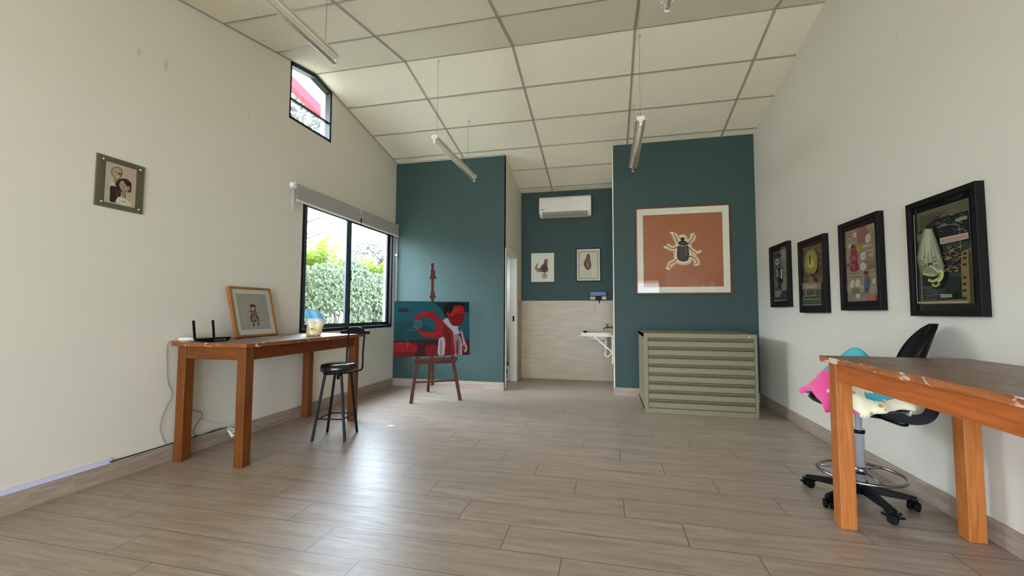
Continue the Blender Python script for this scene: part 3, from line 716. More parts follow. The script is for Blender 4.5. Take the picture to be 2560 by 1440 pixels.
# ---- two pictures in the alcove
M_canv = plain('primed cream canvas', (206, 202, 182), .75, bump=.1, bscale=900)
t = thing('framed_print', 'small cream picture of a bird on a unicycle in the alcove', 'picture', (-1.337, YA, 1.668), 0)
m = MB()
for lo, hi in (((0, -.018, 0), (.416, 0, .010)), ((0, -.018, .507), (.416, 0, .517)), ((0, -.018, .01), (.010, 0, .507)), ((.406, -.018, .01), (.416, 0, .507))): m.box(lo, hi)
m.build('frame', plain('grey brown frame', (84, 76, 60), .5), t, .001)
MB().box((.006, -.024, .006), (.410, -.001, .511)).build('canvas', M_canv, t, .004)
A = Art(.402, .503, [(157, 222), (668, 200), (680, 835), (172, 855)], None)
FB, FD = (104, 78, 66), (78, 54, 46)
A.poly(FB, [(460, 360), (495, 340), (540, 360), (535, 400), (520, 440), (535, 520), (548, 580), (520, 625), (470, 645), (410, 630), (330, 632), (275, 600), (252, 550), (262, 500), (318, 430), (308, 500), (300, 545), (350, 552), (400, 480), (450, 430)])
A.poly((150, 128, 108), [(268, 530), (290, 470), (312, 440), (300, 500), (290, 560), (340, 580), (380, 600), (330, 620), (280, 590)])
A.oval(FD, (470, 560), 60, 50); A.oval((150, 122, 104), (515, 385), 20, 22); A.oval((120, 86, 72), (500, 580), 24, 14)
scatter(A, 40, [(124, 98, 82), (70, 48, 40)], 400, 520, 450, 615, 14, 7, .7)
A.line((60, 44, 36), [(468, 640), (466, 680)], 7).ring((52, 44, 34), (468, 718), 52, 52, 13); A.oval((52, 44, 34), (465, 712), 12, 26); A.line((80, 70, 56), [(420, 718), (514, 718)], 4, False).line((80, 70, 56), [(468, 670), (468, 768)], 4, False)
A.line((170, 164, 144), [(200, 270), (640, 255)], 3, False)
A.build('artwork', t, (.007, -.0245, .007))
t, yb = picture('framed_print', 'black framed picture of a brown hen seen from behind, above the sink', 'picture', .424, .578, .017, .028, (-.552, YA, 1.668), 0, M_blackfr, plain('pale mount', (204, 196, 186), .7), recess=.012)
A = Art(.318, .462, [(1228, 178), (1652, 158), (1668, 772), (1245, 782)], (70, 54, 38))
A.poly((204, 198, 172), [(1240, 188), (1643, 168), (1658, 764), (1254, 772)], False)
A.poly(FB, [(1440, 210), (1470, 245), (1488, 270), (1480, 320), (1495, 380), (1515, 470), (1500, 545), (1440, 588), (1380, 550), (1342, 460), (1350, 400), (1390, 320), (1400, 260)])
A.poly(FD, [(1350, 420), (1380, 470), (1400, 540), (1440, 580), (1490, 540), (1440, 540), (1400, 470), (1375, 400)]); A.poly((150, 124, 108), [(1430, 450), (1460, 470), (1462, 500), (1430, 500), (1412, 480)])
scatter(A, 46, [(132, 104, 88), (70, 48, 40), (150, 124, 108)], 1385, 1480, 300, 540, 16, 8, .7)
A.line((176, 166, 144), [(1405, 570), (1412, 690)], 14).line((176, 166, 144), [(1475, 560), (1478, 690)], 14).line((160, 158, 132), [(1350, 722), (1412, 700), (1440, 712)], 8).line((160, 158, 132), [(1450, 716), (1480, 700), (1540, 722)], 8)
A.build('artwork', t, (.053, yb-.001, .055))

# ------------------------------------------------------------------ tables
def work_table(name, label, x0, x1, y0, y1, rz=0., pivot=(0, 0), woods=None):
    ML, MX, MY, ME = woods or (M_w_leg, M_w_x, M_w_y, M_w_edge)
    t = thing(name, label, 'table', (pivot[0], pivot[1], 0), rz)
    px, py = pivot; X0, X1, Y0, Y1 = x0-px, x1-px, y0-py, y1-py
    MB().box((X0, Y0, TT-.032), (X1, Y1, TT), [1, 0, 1, 1, 1, 1]).build('tabletop', [M_top, ME], t, .003)
    L = .077; ov = .03; h = TT-.033
    for x in (X0+ov, X1-ov-L):
        for y in (Y0+ov, Y1-ov-L):
            MB().box((x, y, 0), (x+L, y+L, h)).build('leg', ML, t, .005)
    a, b = X0+ov+.004, X1-ov-.004; c, d = Y0+ov+.004, Y1-ov-.004; zt = h-.001; zb = h-.095
    for y in (c, d-.022): MB().box((X0+ov+L, y, zb), (X1-ov-L, y+.022, zt)).build('apron', MX, t, .002)
    for x in (a, b-.022): MB().box((x, Y0+ov+L, zb), (x+.022, Y1-ov-L, zt)).build('apron', MY, t, .002)
    return t
work_table('work_table', 'high varnished pine table against the left wall under the window', XL+.014, -2.592, 2.572, 4.078)
work_table('work_table', 'high pine table with chipped paint-flecked top in the right foreground', 1.165, 1.862, 1.20, 2.745, woods=(M_w_leg2, M_w_x2, M_w_y2, M_w_edge2))

# ------------------------------------------------------------------ bar stool
t = thing('bar_stool', 'black metal bar stool with round vinyl seat and back, at the left table', 'stool', (-2.452, 3.462, 0))
MB().lathe([(0, .592), (.135, .592), (.152, .600), (.158, .622), (.156, .645), (.145, .660), (.11, .668), (0, .670)], n=40).build('seat', M_vinyl, t)
m = MB().lathe([(.10, .578), (.10, .592)], n=24); m.tube([(0, 0, .59), (0, 0, .52)], .014); m.tube([(-.09, -.09, .575), (.09, .09, .575)], .012, 8); m.tube([(-.09, .09, .575), (.09, -.09, .575)], .012, 8)
m.build('seat_bracket', M_black, t)
ft = [(-.118, -.182), (-.172, .098), (.165, -.118), (.10, .168)]
tp = [(-.075, -.085), (-.085, .075), (.085, -.075), (.075, .085)]
for (a, b), (c, d) in zip(ft, tp):
    MB().beam((a, b, 0), (c, d, .58), .021, .021, (1, .3, 0)).build('leg', M_black, t, .004)
k = .26/.58; R = [(a+(c-a)*k, b+(d-b)*k, .185) for (a, b), (c, d) in zip(ft, tp)]
m = MB()
for i, j in ((0, 1), (1, 3), (3, 2), (2, 0)): m.beam(R[i], R[j], .011, .011)
m.build('foot_rail', M_black, t)
m = MB()
for x in (-.065, .110):
    m.tube(spline([(x*.5+.01, .07, .583), (x+.01, .16, .585), (x+.015, .195, .62), (x+.01, .205, .75), (x+.01, .225, .93)], 6), .0085, 8)
m.build('back_frame', M_black, t)
m = MB(); m.prism([(-.145, .925), (.170, .925), (.170, .957), (.115, .960), (.09, .985), (.05, .995), (-.01, .995), (-.05, .985), (-.075, .960), (-.145, .957)], 1, .218, .240)
m.build('backrest', M_blackpl, t, .004)

# ------------------------------------------------------------------ things on the left table
t = thing('wifi_router', 'flat black router with two upright antennas on the left table', 'router', (-3.03, 2.70, TT))
MB().hexa([(-.055, -.085, .004), (.055, -.085, .004), (.055, .085, .004), (-.055, .085, .004)], [(-.06, -.105, .028), (.06, -.105, .032), (.06, .105, .032), (-.06, .105, .028)]).build('housing', M_blackpl, t, .004)
for y in (-.09, .072):
    MB().tube([(-.062, y, .012), (-.075, y, .012), (-.08, y, .03)], .007, 10).build('antenna_joint', M_blackpl, t)
    MB().beam((-.08, y, .022), (-.088, y-.010, .165), .018, .010, (1, 0, 0)).build('antenna', M_blackpl, t, .003)
m = MB()
for k in range(5): m.box((.060, -.05+k*.022, .014), (.0625, -.042+k*.022, .018))
m.build('indicator_lights', M_white, t)
tag(MB().lathe([(0, 0), (.052, 0), (.062, .008), (.062, .020), (.05, .032), (0, .036)], (-3.215, 2.645, TT), 32).build('access_point', M_white), 'flat white round puck beside the black router on the left table', 'network device')
# paper slip under the doll print
tag(MB().hexa([(-3.10, 3.18, TT+.0002), (-3.05, 3.20, TT+.0002), (-3.07, 3.40, TT+.0002), (-3.12, 3.38, TT+.0002)], [(-3.10, 3.18, TT+.0012), (-3.05, 3.20, TT+.0012), (-3.07, 3.40, TT+.0012), (-3.12, 3.38, TT+.0012)]).build('paper_slip', M_white), 'white paper slip lying in front of the leaning doll print', 'paper')
# snack pouch
def pouch():
    t = NT('printed foil pouch'); o = t.obj(); x = t.sep(o)
    n = t.noise(o, 26, 3, .6); n2 = t.noise(o, 9, 2, .5)
    zz = t.math('ADD', x[2], t.math('MULTIPLY', t.math('SUBTRACT', n2, .5), .03))
    k = t.mix(t.mapr(zz, .05, .10), lin(206, 182, 112), lin(226, 206, 160))
    k = t.mix(t.mapr(zz, .11, .135), k, lin(214, 210, 202))
    k = t.mix(t.mapr(n, .5, .62, 0, .5), k, lin(232, 222, 200))
    k = t.mix(t.mapr(zz, .155, .175), k, lin(66, 168, 220))
    k = t.mix(t.mapr(t.math('ADD', zz, t.math('MULTIPLY', x[0], .5)), .17, .24, 0, .35), k, lin(190, 212, 232))
    t.base(k); t.set(.28, 0, .6); return t.m
t = thing('snack_pouch', 'crumpled blue and beige printed foil pouch on the left table', 'food bag', (-2.84, 3.60, TT), .62)
def pouch_mesh():
    n, rows = 28, 18; vs = []; fs = []
    for i in range(rows):
        q = i/(rows-1); z = .262*q
        hw = .062+.020*math.sin(q*2.4)+.004*math.sin(q*15) ; dp = .045*(1-q**1.6)+.004
        lean = .015*math.sin(q*3)
        for k in range(n):
            a = 2*PI*k/n; cx = abs(math.cos(a))**.8*math.copysign(1, math.cos(a)); sy = math.sin(a)
            zz = z*(1-.12*(cx+.6)*q if cx > -.6 else 1)+.006*math.sin(5*a+q*9)*q
            vs.append((cx*hw+lean, sy*dp+.012*math.sin(cx*5+q*4)*q, zz))
    for i in range(rows-1):
        for k in range(n): fs.append((i*n+k, i*n+(k+1) % n, (i+1)*n+(k+1) % n, (i+1)*n+k))
    m = MB(); m.add(vs, fs, 0, True); m.add(vs[:n], [tuple(range(n))[::-1]]); m.add(vs[-n:], [tuple(range(n))]); return m
pouch_mesh().build('bag_body', pouch(), t)
for x0, y0, z0, x1, y1, z1 in ((-.073, -.040, .150, -.043, -.0345, .154), (-.077, -.040, .108, -.047, -.0345, .112), (-.022, -.050, .060, 0, -.046, .074), (.012, -.0485, .052, .022, -.0445, .064)):
    box_obj('printed_mark', (x0, y0, z0), (x1, y1, z1), plain('dark brown print', (62, 40, 26), .4), t)
m = MB().tube(spline([(.004, -.030, .128), (.03, -.030, .120), (.07, -.014, .112)], 5), .003, 6)
m.build('printed_band', plain('rust band', (176, 96, 62), .4), t)
# small forked brown object by the window corner
t = thing('wooden_figurine', 'tiny dark brown forked ornament at the window corner on the left table', 'ornament', (-3.215, 3.97, TT))
m = MB().lathe([(0, 0), (.022, 0), (.020, .02), (.024, .04), (.012, .052), (0, .054)], n=12); m.build('body', plain('dark brown wood', (48, 24, 20), .5), t)
MB().tube([(-.005, -.015, .01), (-.002, -.045, .03), (0, -.06, .058)], [.008, .007, .004], 8).build('fork', plain('dark brown wood', (48, 24, 20), .5), t)
# ------------------------------------------------------------------ cabling under the left table
t = thing('power_strip', 'white multi-socket power strip resting on the skirting under the left table', 'power strip', (-3.245, 3.115, .085), 0, None, (.0, .75, -.12))
MB().box((-.05, -.036, -.011), (.05, .036, .011)).build('housing', M_white, t, .006)
m = MB()
for k in range(3):
    for s in (-1, 1): m.box((-.036+k*.028, s*.014-.006, .0105), (-.026+k*.028, s*.014+.006, .0125))
m.build('socket_holes', M_dark, t)
tag(MB().tube(spline([(-3.286, 2.20, .128), (-3.286, 2.6, .128), (-3.286, 3.0, .126), (-3.27, 3.08, .13)], 6), .004, 8).build('cable', M_dark), 'thin black cable running along the top of the left skirting', 'cable')
struct(box_obj('trim_7', (XL, 1.2, HB+.001), (XL+.014, 2.215, .148), M_lav, None, .002))
tag(MB().tube(spline([(-3.10, 2.61, TT+.01), (-3.20, 2.565, TT+.012), (-3.28, 2.555, TT+.004), (-3.292, 2.545, TT-.06), (-3.288, 2.56, .62), (-3.29, 2.60, .50), (-3.288, 2.55, .40), (-3.288, 2.52, .27), (-3.288, 2.57, .128)], 8), .0026, 6).build('cable', M_copper), 'grey router cord hanging beside the near left table leg', 'cable')
tag(MB().tube(spline([(-3.288, 2.85, .84), (-3.29, 2.70, .72), (-3.29, 2.66, .42), (-3.28, 2.74, .36), (-3.27, 2.84, .30), (-3.26, 2.76, .19), (-3.25, 2.80, .14), (-3.26, 3.0, .145), (-3.255, 3.09, .10)], 8), .0034, 6).build('cable', M_copper), 'thick grey cord looping down behind the left table leg to the power strip', 'cable')
tag(MB().tube(spline([(-3.285, 2.72, .34), (-3.28, 2.82, .27), (-3.28, 2.95, .20), (-3.262, 3.05, .155), (-3.25, 3.10, .11)], 8), .0024, 6).build('cable', M_cabl), 'pale thin cord sloping down to the power strip', 'cable')

# ------------------------------------------------------------------ easel and painting
ez = math.atan2(.529, .848)
t = thing('easel', 'reddish brown wooden studio easel in front of the left teal wall', 'easel', (-2.156, 5.05, 0), ez)
q = math.tan(.08)
for s, fx, tx in ((-1, -.312, -.225), (1, .312, .225)):
    MB().beam((fx, .0, 0), (tx, .135, .56), .042, .026, (0, 1, 0)).build('leg', M_easel, t, .003)
MB().beam((-.005, .72, 0), (-.02, .26, 1.0), .036, .024, (0, 1, 0)).build('rear_leg', M_easel, t, .003)
MB().beam((-.262, .075, .250), (.262, .075, .250), .032, .022).build('crossbar', M_easel, t, .002)
MB().beam((-.03, .13, .19), (-.035, .262, 1.80), .042, .026, (0, 1, 0)).build('mast', M_easel, t, .004)
MB().box((-.285, .06, .505), (.285, .15, .545)).build('tray', M_easel, t, .004)
MB().box((-.27, .10, .470), (.27, .15, .505)).build('lower_rail', M_easel, t, .003)
m = MB(); m.box((-.078, .185, 1.325), (.006, .250, 1.365)); m.box((-.066, .185, 1.365), (-.006, .250, 1.42)); m.build('upper_clamp', M_easel, t, .004)
m = MB(); m.box((-.082, .185, 1.590), (.012, .262, 1.622)); m.box((-.067, .20, 1.622), (-.002, .262, 1.70)); m.build('mast_block', M_easel, t, .004)
CW, CHh = .985, .712
t = thing('canvas_painting', 'teal and red painting of a man holding a coiled thread, on the easel', 'painting', (-2.156, 5.05, 0), ez)
piv = bpy.data.objects.new('canvas', None)
M_can = plain('painted canvas edge', (30, 62, 66), .5)
def canvas_local():
    A = Art(CW, CHh, [(25, 108), (1690, 130), (1768, 1322), (20, 1355)], (14, 66, 72), .62, .032); A.dim = .68
    R1, R2, R3 = (168, 24, 26), (150, 16, 20), (120, 22, 26)
    A.poly((20, 78, 82), [(40, 560), (700, 620), (1020, 950), (60, 985)]).poly((12, 48, 54), [(900, 140), (1690, 132), (1700, 360), (1100, 300)], False).poly((40, 52, 58), [(130, 260), (340, 270), (330, 350), (140, 340)]).poly((60, 40, 48), [(260, 290), (345, 295), (340, 340), (262, 335)])
    A.poly((96, 14, 18), [(20, 990), (1745, 960), (1768, 1330), (20, 1358)], False); A.poly((178, 22, 24), [(25, 1040), (300, 1020), (480, 1060), (560, 1140), (520, 1240), (200, 1260), (30, 1230)]); A.poly((132, 14, 18), [(30, 1230), (520, 1240), (500, 1350), (25, 1350)], False)
    A.poly((80, 10, 14), [(560, 1060), (1040, 980), (1040, 1330), (560, 1340)], False).poly((150, 22, 24), [(760, 1120), (1000, 1100), (1030, 1320), (780, 1330)]).poly((16, 40, 44), [(20, 975), (1050, 965), (1050, 1005), (20, 1012)], False)
    A.poly((10, 6, 8), [(1130, 380), (1115, 290), (1170, 190), (1280, 140), (1430, 135), (1560, 175), (1600, 300), (1560, 300), (1350, 260), (1310, 380), (1200, 470)])
    A.poly((186, 18, 16), [(1190, 365), (1270, 375), (1320, 330), (1350, 230), (1420, 205), (1550, 225), (1595, 330), (1600, 480), (1560, 600), (1480, 655), (1350, 650), (1250, 500)])
    A.poly((140, 8, 10), [(1300, 420), (1580, 400), (1590, 500), (1540, 610), (1470, 650), (1350, 640), (1260, 500)]).poly((206, 30, 24), [(1340, 300), (1480, 260), (1480, 330), (1400, 400), (1300, 440)]).line((110, 4, 8), [(1360, 400), (1440, 385), (1560, 400)], 14)
    A.poly((218, 204, 206), [(1125, 555), (1160, 505), (1215, 485), (1260, 540), (1330, 645), (1485, 675), (1460, 710), (1520, 830), (1440, 850), (1540, 940), (1590, 1310), (1400, 1318), (1370, 850), (1300, 730)])
    A.poly((176, 140, 142), [(1380, 880), (1470, 880), (1530, 960), (1560, 1300), (1500, 1300), (1480, 1050), (1440, 1300), (1410, 1310)]).poly((120, 60, 66), [(1450, 1010), (1490, 1000), (1500, 1300), (1455, 1300)]).poly((110, 22, 34), [(1440, 850), (1520, 840), (1530, 760), (1600, 980), (1640, 1300), (1590, 1300), (1560, 950)])
    A.poly((206, 176, 176), [(1530, 765), (1570, 790), (1620, 950), (1700, 1140), (1690, 1240), (1650, 1250), (1600, 1120), (1575, 960)]).poly((130, 50, 56), [(1610, 1080), (1660, 1160), (1650, 1220), (1615, 1160)]).line((236, 210, 206), [(1620, 1200), (1660, 1240)], 16)
    A.poly((222, 208, 212), [(1050, 950), (1130, 900), (1180, 960), (1190, 1120), (1180, 1305), (1040, 1310), (1032, 1100)]).poly((178, 150, 160), [(1080, 980), (1120, 1000), (1130, 1290), (1080, 1290)])
    hand = [(480, 515), (490, 460), (570, 390), (680, 325), (760, 312), (870, 345), (960, 400), (1040, 470), (1110, 560), (1220, 670), (1310, 760), (1370, 900), (1390, 1080), (1415, 1300), (1200, 1310), (1190, 1100), (1175, 970), (1130, 900), (1070, 930), (900, 930), (720, 912), (640, 870), (560, 770), (570, 725), (640, 745), (740, 780), (860, 780), (920, 760), (950, 680), (950, 600), (900, 540), (800, 480), (750, 455), (690, 450), (620, 490), (520, 530)]
    A.poly(R1, hand); A.poly((196, 40, 40), [(500, 490), (600, 400), (700, 340), (790, 350), (700, 400), (600, 450)]).poly((190, 36, 36), [(600, 770), (720, 800), (900, 800), (1050, 780), (1090, 840), (900, 880), (700, 870)]).poly(R3, [(1130, 640), (1230, 740), (1310, 900), (1340, 1280), (1260, 1290), (1240, 1050), (1180, 880)]).poly((176, 30, 34), [(960, 460), (1060, 560), (1120, 700), (1000, 780), (960, 620)])
    G = (150, 172, 180)
    for r, wd in ((96, 5), (80, 4), (62, 6), (44, 4), (28, 6)): A.ring((128, 150, 156) if r % 3 else G, (562, 622), r, r*.95, wd)
    for r, wd in ((56, 5), (44, 4), (30, 5)): A.ring((110, 124, 150), (488, 715), r, r*1.1, wd)
    A.line(G, [(425, 730), (350, 740), (300, 775)], 7).line((190, 150, 150), [(290, 930), (340, 1000), (350, 1060), (320, 1130)], (5, 13)).line((200, 60, 60), [(130, 1175), (190, 1155), (260, 1165)], 6).line((90, 110, 120), [(300, 775), (265, 830), (270, 890)], 3)
    return A
A = canvas_local(); o = A.build('canvas', t, (-.530, .100, .572))
bpy.data.objects.remove(piv); o.rotation_euler = (-.08, 0, 0)
# ------------------------------------------------------------------ plan chest
CX0, CX1, CY0, CY1, CHT = .388, 1.578, 5.108, 5.985, .908
t = thing('plan_chest', 'low sage green metal plan chest with eight wide drawers below the beetle print', 'cabinet', (CX0, CY0, 0))
W_, D_ = CX1-CX0, CY1-CY0
m = MB(); st = .062
m.box((0, .02, .02), (st, D_, CHT-.001)); m.box((W_-st, .02, .02), (W_, D_, CHT-.001)); m.box((0, 0, 0), (W_, D_, .055)); m.box((0, 0, CHT-.05), (W_, D_, CHT)); m.box((st, D_-.01, .05), (W_-st, D_, CHT-.04))
m.box((0, 0, .05), (st*.72, .03, CHT-.045)); m.box((W_-st*.5, 0, .05), (W_, .03, CHT-.045))
m.build('cabinet_body', M_cab, t, .002)
MB().box((st*.72-.002, .012, .05), (W_-st*.5+.002, .04, CHT-.045)).build('drawer_opening', M_cab_shade, t)
z0, z1 = .062, CHT-.052; dh = (z1-z0)/8
for k in range(8):
    zb = z0+k*dh; x0, x1 = st*.72+.004, W_-st*.5-.004
    o = MB().box((x0, -.003, zb+.002), (x1, .020, zb+dh*.60)).build('drawer', M_cab, t, .0015)
    m = MB(); z_a, z_b, z_c = zb+dh*.66, zb+dh*.86, zb+dh*.95
    m.hexa([(x0, .010, z_a), (x1, .010, z_a), (x1, .018, z_a), (x0, .018, z_a)], [(x0, -.006, z_b), (x1, -.006, z_b), (x1, .018, z_b), (x0, .018, z_b)])
    m.hexa([(x0, -.006, z_b), (x1, -.006, z_b), (x1, .018, z_b), (x0, .018, z_b)], [(x0, -.001, z_c), (x1, -.001, z_c), (x1, .018, z_c), (x0, .018, z_c)])
    m.build('drawer_handle', plain('sage steel drawer grip', (112, 106, 82), .5, 0, .25), o)
MB().lathe([(0, .004), (.009, .004), (.010, 0)], n=16).build('lock', M_chrome, t).matrix_basis = Matrix.Translation((W_-.075, -.001, CHT-.026)) @ Matrix.Rotation(PI/2, 4, 'X')

# ------------------------------------------------------------------ air conditioner
t = thing('air_conditioner', 'white wall mounted split air conditioner high on the alcove wall', 'air conditioner', (-1.165, YA, 2.78))
L_ = .885
prof = [(0, .02), (-.06, 0), (-.12, .012), (-.165, .05), (-.185, .085), (-.195, .12), (-.198, .20), (-.193, .30), (-.175, .335), (-.15, .348), (0, .35)]
MB().prism(prof, 0, 0, L_).build('body', M_ac, t, .012, 3)
MB().prism([(-.1995, .105), (-.2015, .20), (-.197, .296), (-.192, .296), (-.19, .105)], 0, .012, L_-.012).build('front_panel', M_ac, t, .002)
MB().prism([(-.124, .006), (-.172, .047), (-.192, .082), (-.188, .086), (-.160, .052)], 0, .055, L_-.055).build('air_flap', M_acd, t, .001)
box_obj('logo_strip', (.035, -.2035, .118), (.098, -.2005, .127), M_dark, t)
box_obj('model_lettering', (L_-.075, -.2035, .140), (L_-.035, -.2005, .145), plain('grey lettering', (140, 136, 130)), t)

# ------------------------------------------------------------------ sink, tap, hose, box
t = thing('wall_sink', 'small white wall sink on a triangular bracket in the alcove', 'sink', (XB-.010, 6.93, .80))
def sink():
    m = MB(); n = 32
    def rr(hx, hy, z, cx=-.25, cy=.0):
        return [(cx+hx*math.copysign(abs(math.cos(a))**.35, math.cos(a)), cy+hy*math.copysign(abs(math.sin(a))**.35, math.sin(a)), z) for a in [2*PI*(k+.5)/n for k in range(n)]]
    rings = [rr(.10, .09, -.11), rr(.17, .14, -.07), rr(.20, .17, -.012), rr(.255, .20, -.010), rr(.26, .205, .0), rr(.26, .205, .022), rr(.235, .185, .022), rr(.20, .155, .008), rr(.17, .13, -.05), rr(.06, .05, -.085)]
    vs = [p for r in rings for p in r]
    fs = [(i*n+k, i*n+(k+1) % n, (i+1)*n+(k+1) % n, (i+1)*n+k) for i in range(len(rings)-1) for k in range(n)]
    m.add(vs, fs, 0, True); m.add(rings[0], [tuple(range(n))[::-1]]); m.add(rings[-1], [tuple(range(n))]); return m
sink().build('basin', M_cem, t)
for y in (-.19, .19):
    m = MB(); m.beam((-.50, y, -.022), (0, y, -.022), .025, .020, (0, 0, 1)); m.beam((-.010, y, -.02), (-.010, y, -.46), .022, .020, (0, 1, 0)); m.beam((-.29, y, -.03), (-.012, y, -.28), .020, .016, (0, 1, 0))
    m.build('bracket', M_door, t, .002)
m = MB().tube([(-.11, 0, -.03), (-.11, 0, -.27)], .028, 16); m.tube(spline([(-.12, .0, -.2), (-.12, 0, -.30), (-.115, 0, -.345), (-.08, 0, -.36), (-.05, 0, -.34), (-.035, 0, -.31), (.0, 0, -.30)], 6), .018, 12); m.lathe([(.025, -.25), (.025, -.22)], (-.12, 0, 0), 16); m.lathe([(.024, -.32), (.024, -.30)], (-.12, 0, 0), 16)
m.build('drain_trap', M_pipe, t)
tag(MB().lathe([(0, 0), (.026, 0), (.030, .014), (.022, .026), (0, .030)], (-.375, 6.80, .8225), 20).build('soap', M_dark), 'dark round soap on the front rim of the sink', 'soap')
t = thing('tap', 'old brass tap on the right alcove wall above the sink', 'tap', (XB-.010, 6.93, .905))
m = MB().tube([(0, 0, 0), (-.075, 0, 0)], .010, 12); m.lathe([(.017, -.018), (.02, 0), (.015, .02)], (-.085, 0, 0), 16); m.tube(spline([(-.09, 0, 0), (-.12, 0, -.005), (-.145, 0, -.03), (-.148, 0, -.042)], 5), .009, 12); m.tube([(-.002, 0, 0), (-.012, 0, 0)], .02, 16)
m.build('spout', M_brass, t)
m = MB().tube([(-.085, 0, .015), (-.085, 0, .045)], .006, 10); m.tube([(-.11, 0, .048), (-.062, 0, .048)], .006, 8); m.build('handle', M_brass, t)
t = thing('water_filter', 'blue and yellow box with a hose above the sink at the tile edge', 'appliance', (-.315, YA-.012, 1.352))
box_obj('cover', (0, -.10, .062), (.275, 0, .145), plain('dark blue plastic', (32, 62, 112), .4), t, .012)
box_obj('yellow_cup', (.004, -.095, .004), (.095, -.01, .060), plain('dull yellow plastic', (168, 152, 66), .5), t, .006)
box_obj('black_core', (.096, -.075, 0), (.195, -.01, .060), M_blackpl, t, .004)
box_obj('white_cup', (.198, -.095, .006), (.272, -.01, .060), plain('dirty white plastic', (170, 164, 146), .5), t, .006)
MB().tube([(.155, -.05, .0), (.155, -.05, -.055)], .008, 10).build('outlet', M_blackpl, t)
tag(MB().tube(spline([(-.255, YA-.06, 1.352), (-.245, YA-.05, 1.20), (-.18, YA-.04, 1.08), (-.09, YA-.05, 1.02), (.0, YA-.07, 1.0), (.054, YA-.1, 1.0)], 8), .006, 8).build('hose', M_pipe), 'thin white hose curving from the blue box to the wall', 'hose')
# jug in the store room doorway
t = thing('plastic_jug', 'white plastic jug with blue and green label on the floor in the alcove doorway', 'jug', (-1.70, 6.90, 0))
m = MB(); m.box((-.07, -.055, 0), (.07, .055, .24)); m.build('body', M_white, t, .015, 3)
MB().lathe([(.035, .238), (.03, .26), (.03, .275)], n=20).build('neck', M_white, t)
MB().lathe([(.036, .268), (.036, .295), (0, .296)], n=20).build('cap', plain('dark cap', (70, 64, 56)), t)
box_obj('label', (-.045, -.0575, .12), (.045, -.0545, .20), plain('navy label', (34, 44, 100)), t)
box_obj('label', (-.045, -.0575, .05), (.045, -.0545, .105), plain('green label', (96, 128, 76)), t)
# paper scrap on the floor
tag(MB().hexa([(-2.20, 3.90, .0003), (-2.13, 3.88, .0003), (-2.11, 3.915, .0003), (-2.17, 3.93, .0003)], [(-2.20, 3.90, .0013), (-2.13, 3.88, .0013), (-2.11, 3.915, .006), (-2.17, 3.93, .0013)]).build('paper_scrap', M_white), 'tiny white paper scrap on the floor beyond the bar stool', 'paper')

# ------------------------------------------------------------------ sockets on the right wall
def socket(y, z, w, label):
    t = thing('wall_socket', label, 'socket', (XR, y, z), -PI/2)
    box_obj('cover_plate', (-w/2, -.008, -.04), (w/2, 0, .04), plain('off white socket plate', (214, 210, 196), .4), t, .003)
    box_obj('socket_insert', (-w*.32, -.0095, -.022), (w*.32, -.0075, .022), M_white, t, .001)
    for x in (-.022, -.012, .012, .022): box_obj('slot', (x-.0015, -.0102, -.008), (x+.0015, -.009, .004), M_dark, t)
socket(4.955, .528, .115, 'small plain wall socket on the right wall, near the plan chest')
socket(2.855, .52, .125, 'wall socket half hidden behind the right foreground table')

# ------------------------------------------------------------------ roller blinds
def blind(y0, y1, label, chain_y, side):
    t = thing('roller_blind', label, 'blind', (XL, y0, 2.50)); L = y1-y0
    MB().lathe([(.030, 0), (.030, L)], n=24).build('roll', M_fabric, t).matrix_basis = Matrix.Translation((.048, 0, -.018)) @ Matrix.Rotation(-PI/2, 4, 'X')
    MB().prism([(.076, -.165), (.079, -.165), (.079, -.015), (.070, .008), (.050, .016), (.030, .010), (.030, .006), (.050, .012), (.068, .004), (.076, -.018)], 1, .008, L-.008).build('fabric', M_fabric, t)
    MB().prism([(.071, -.185), (.084, -.185), (.084, -.163), (.071, -.163)], 1, .004, L-.004).build('bottom_rail', M_rail, t, .003)
    for y in (-.014, L):
        MB().box((0, y, -.05), (.070, y+.012, .020)).build('bracket', M_rail, t, .003)
    m = MB()
    if chain_y < 0: m.lathe([(.028, -.03), (.032, -.02), (.032, 0), (.02, .012)], n=6); o = m.build('chain_wheel', M_rail, t); o.matrix_basis = Matrix.Translation((.048, -.02, -.018)) @ Matrix.Rotation(-PI/2, 4, 'X')
    lo = -.30 if chain_y < 0 else -1.35
    y = chain_y if chain_y < 0 else L-.012
    m = MB().tube([(.060, y, -.03), (.060, y, lo)], .0026, 6); m.tube([(.036, y+.006, -.03), (.036, y+.006, lo)], .0026, 6); m.tube(spline([(.060, y, lo), (.048, y+.003, lo-.02), (.036, y+.006, lo)], 5), .0026, 6)
    m.build('pull_chain', M_rail, t)
    if chain_y >= 0: box_obj('cord_clip', (.030, y-.012, -.48), (.066, y+.012, -.455), M_rail, t, .004)
blind(3.765, 4.945, 'grey roller blind over the left half of the window', -.03, -1)
blind(4.972, 5.985, 'grey roller blind over the right half of the window, by the teal wall', 1, 1)

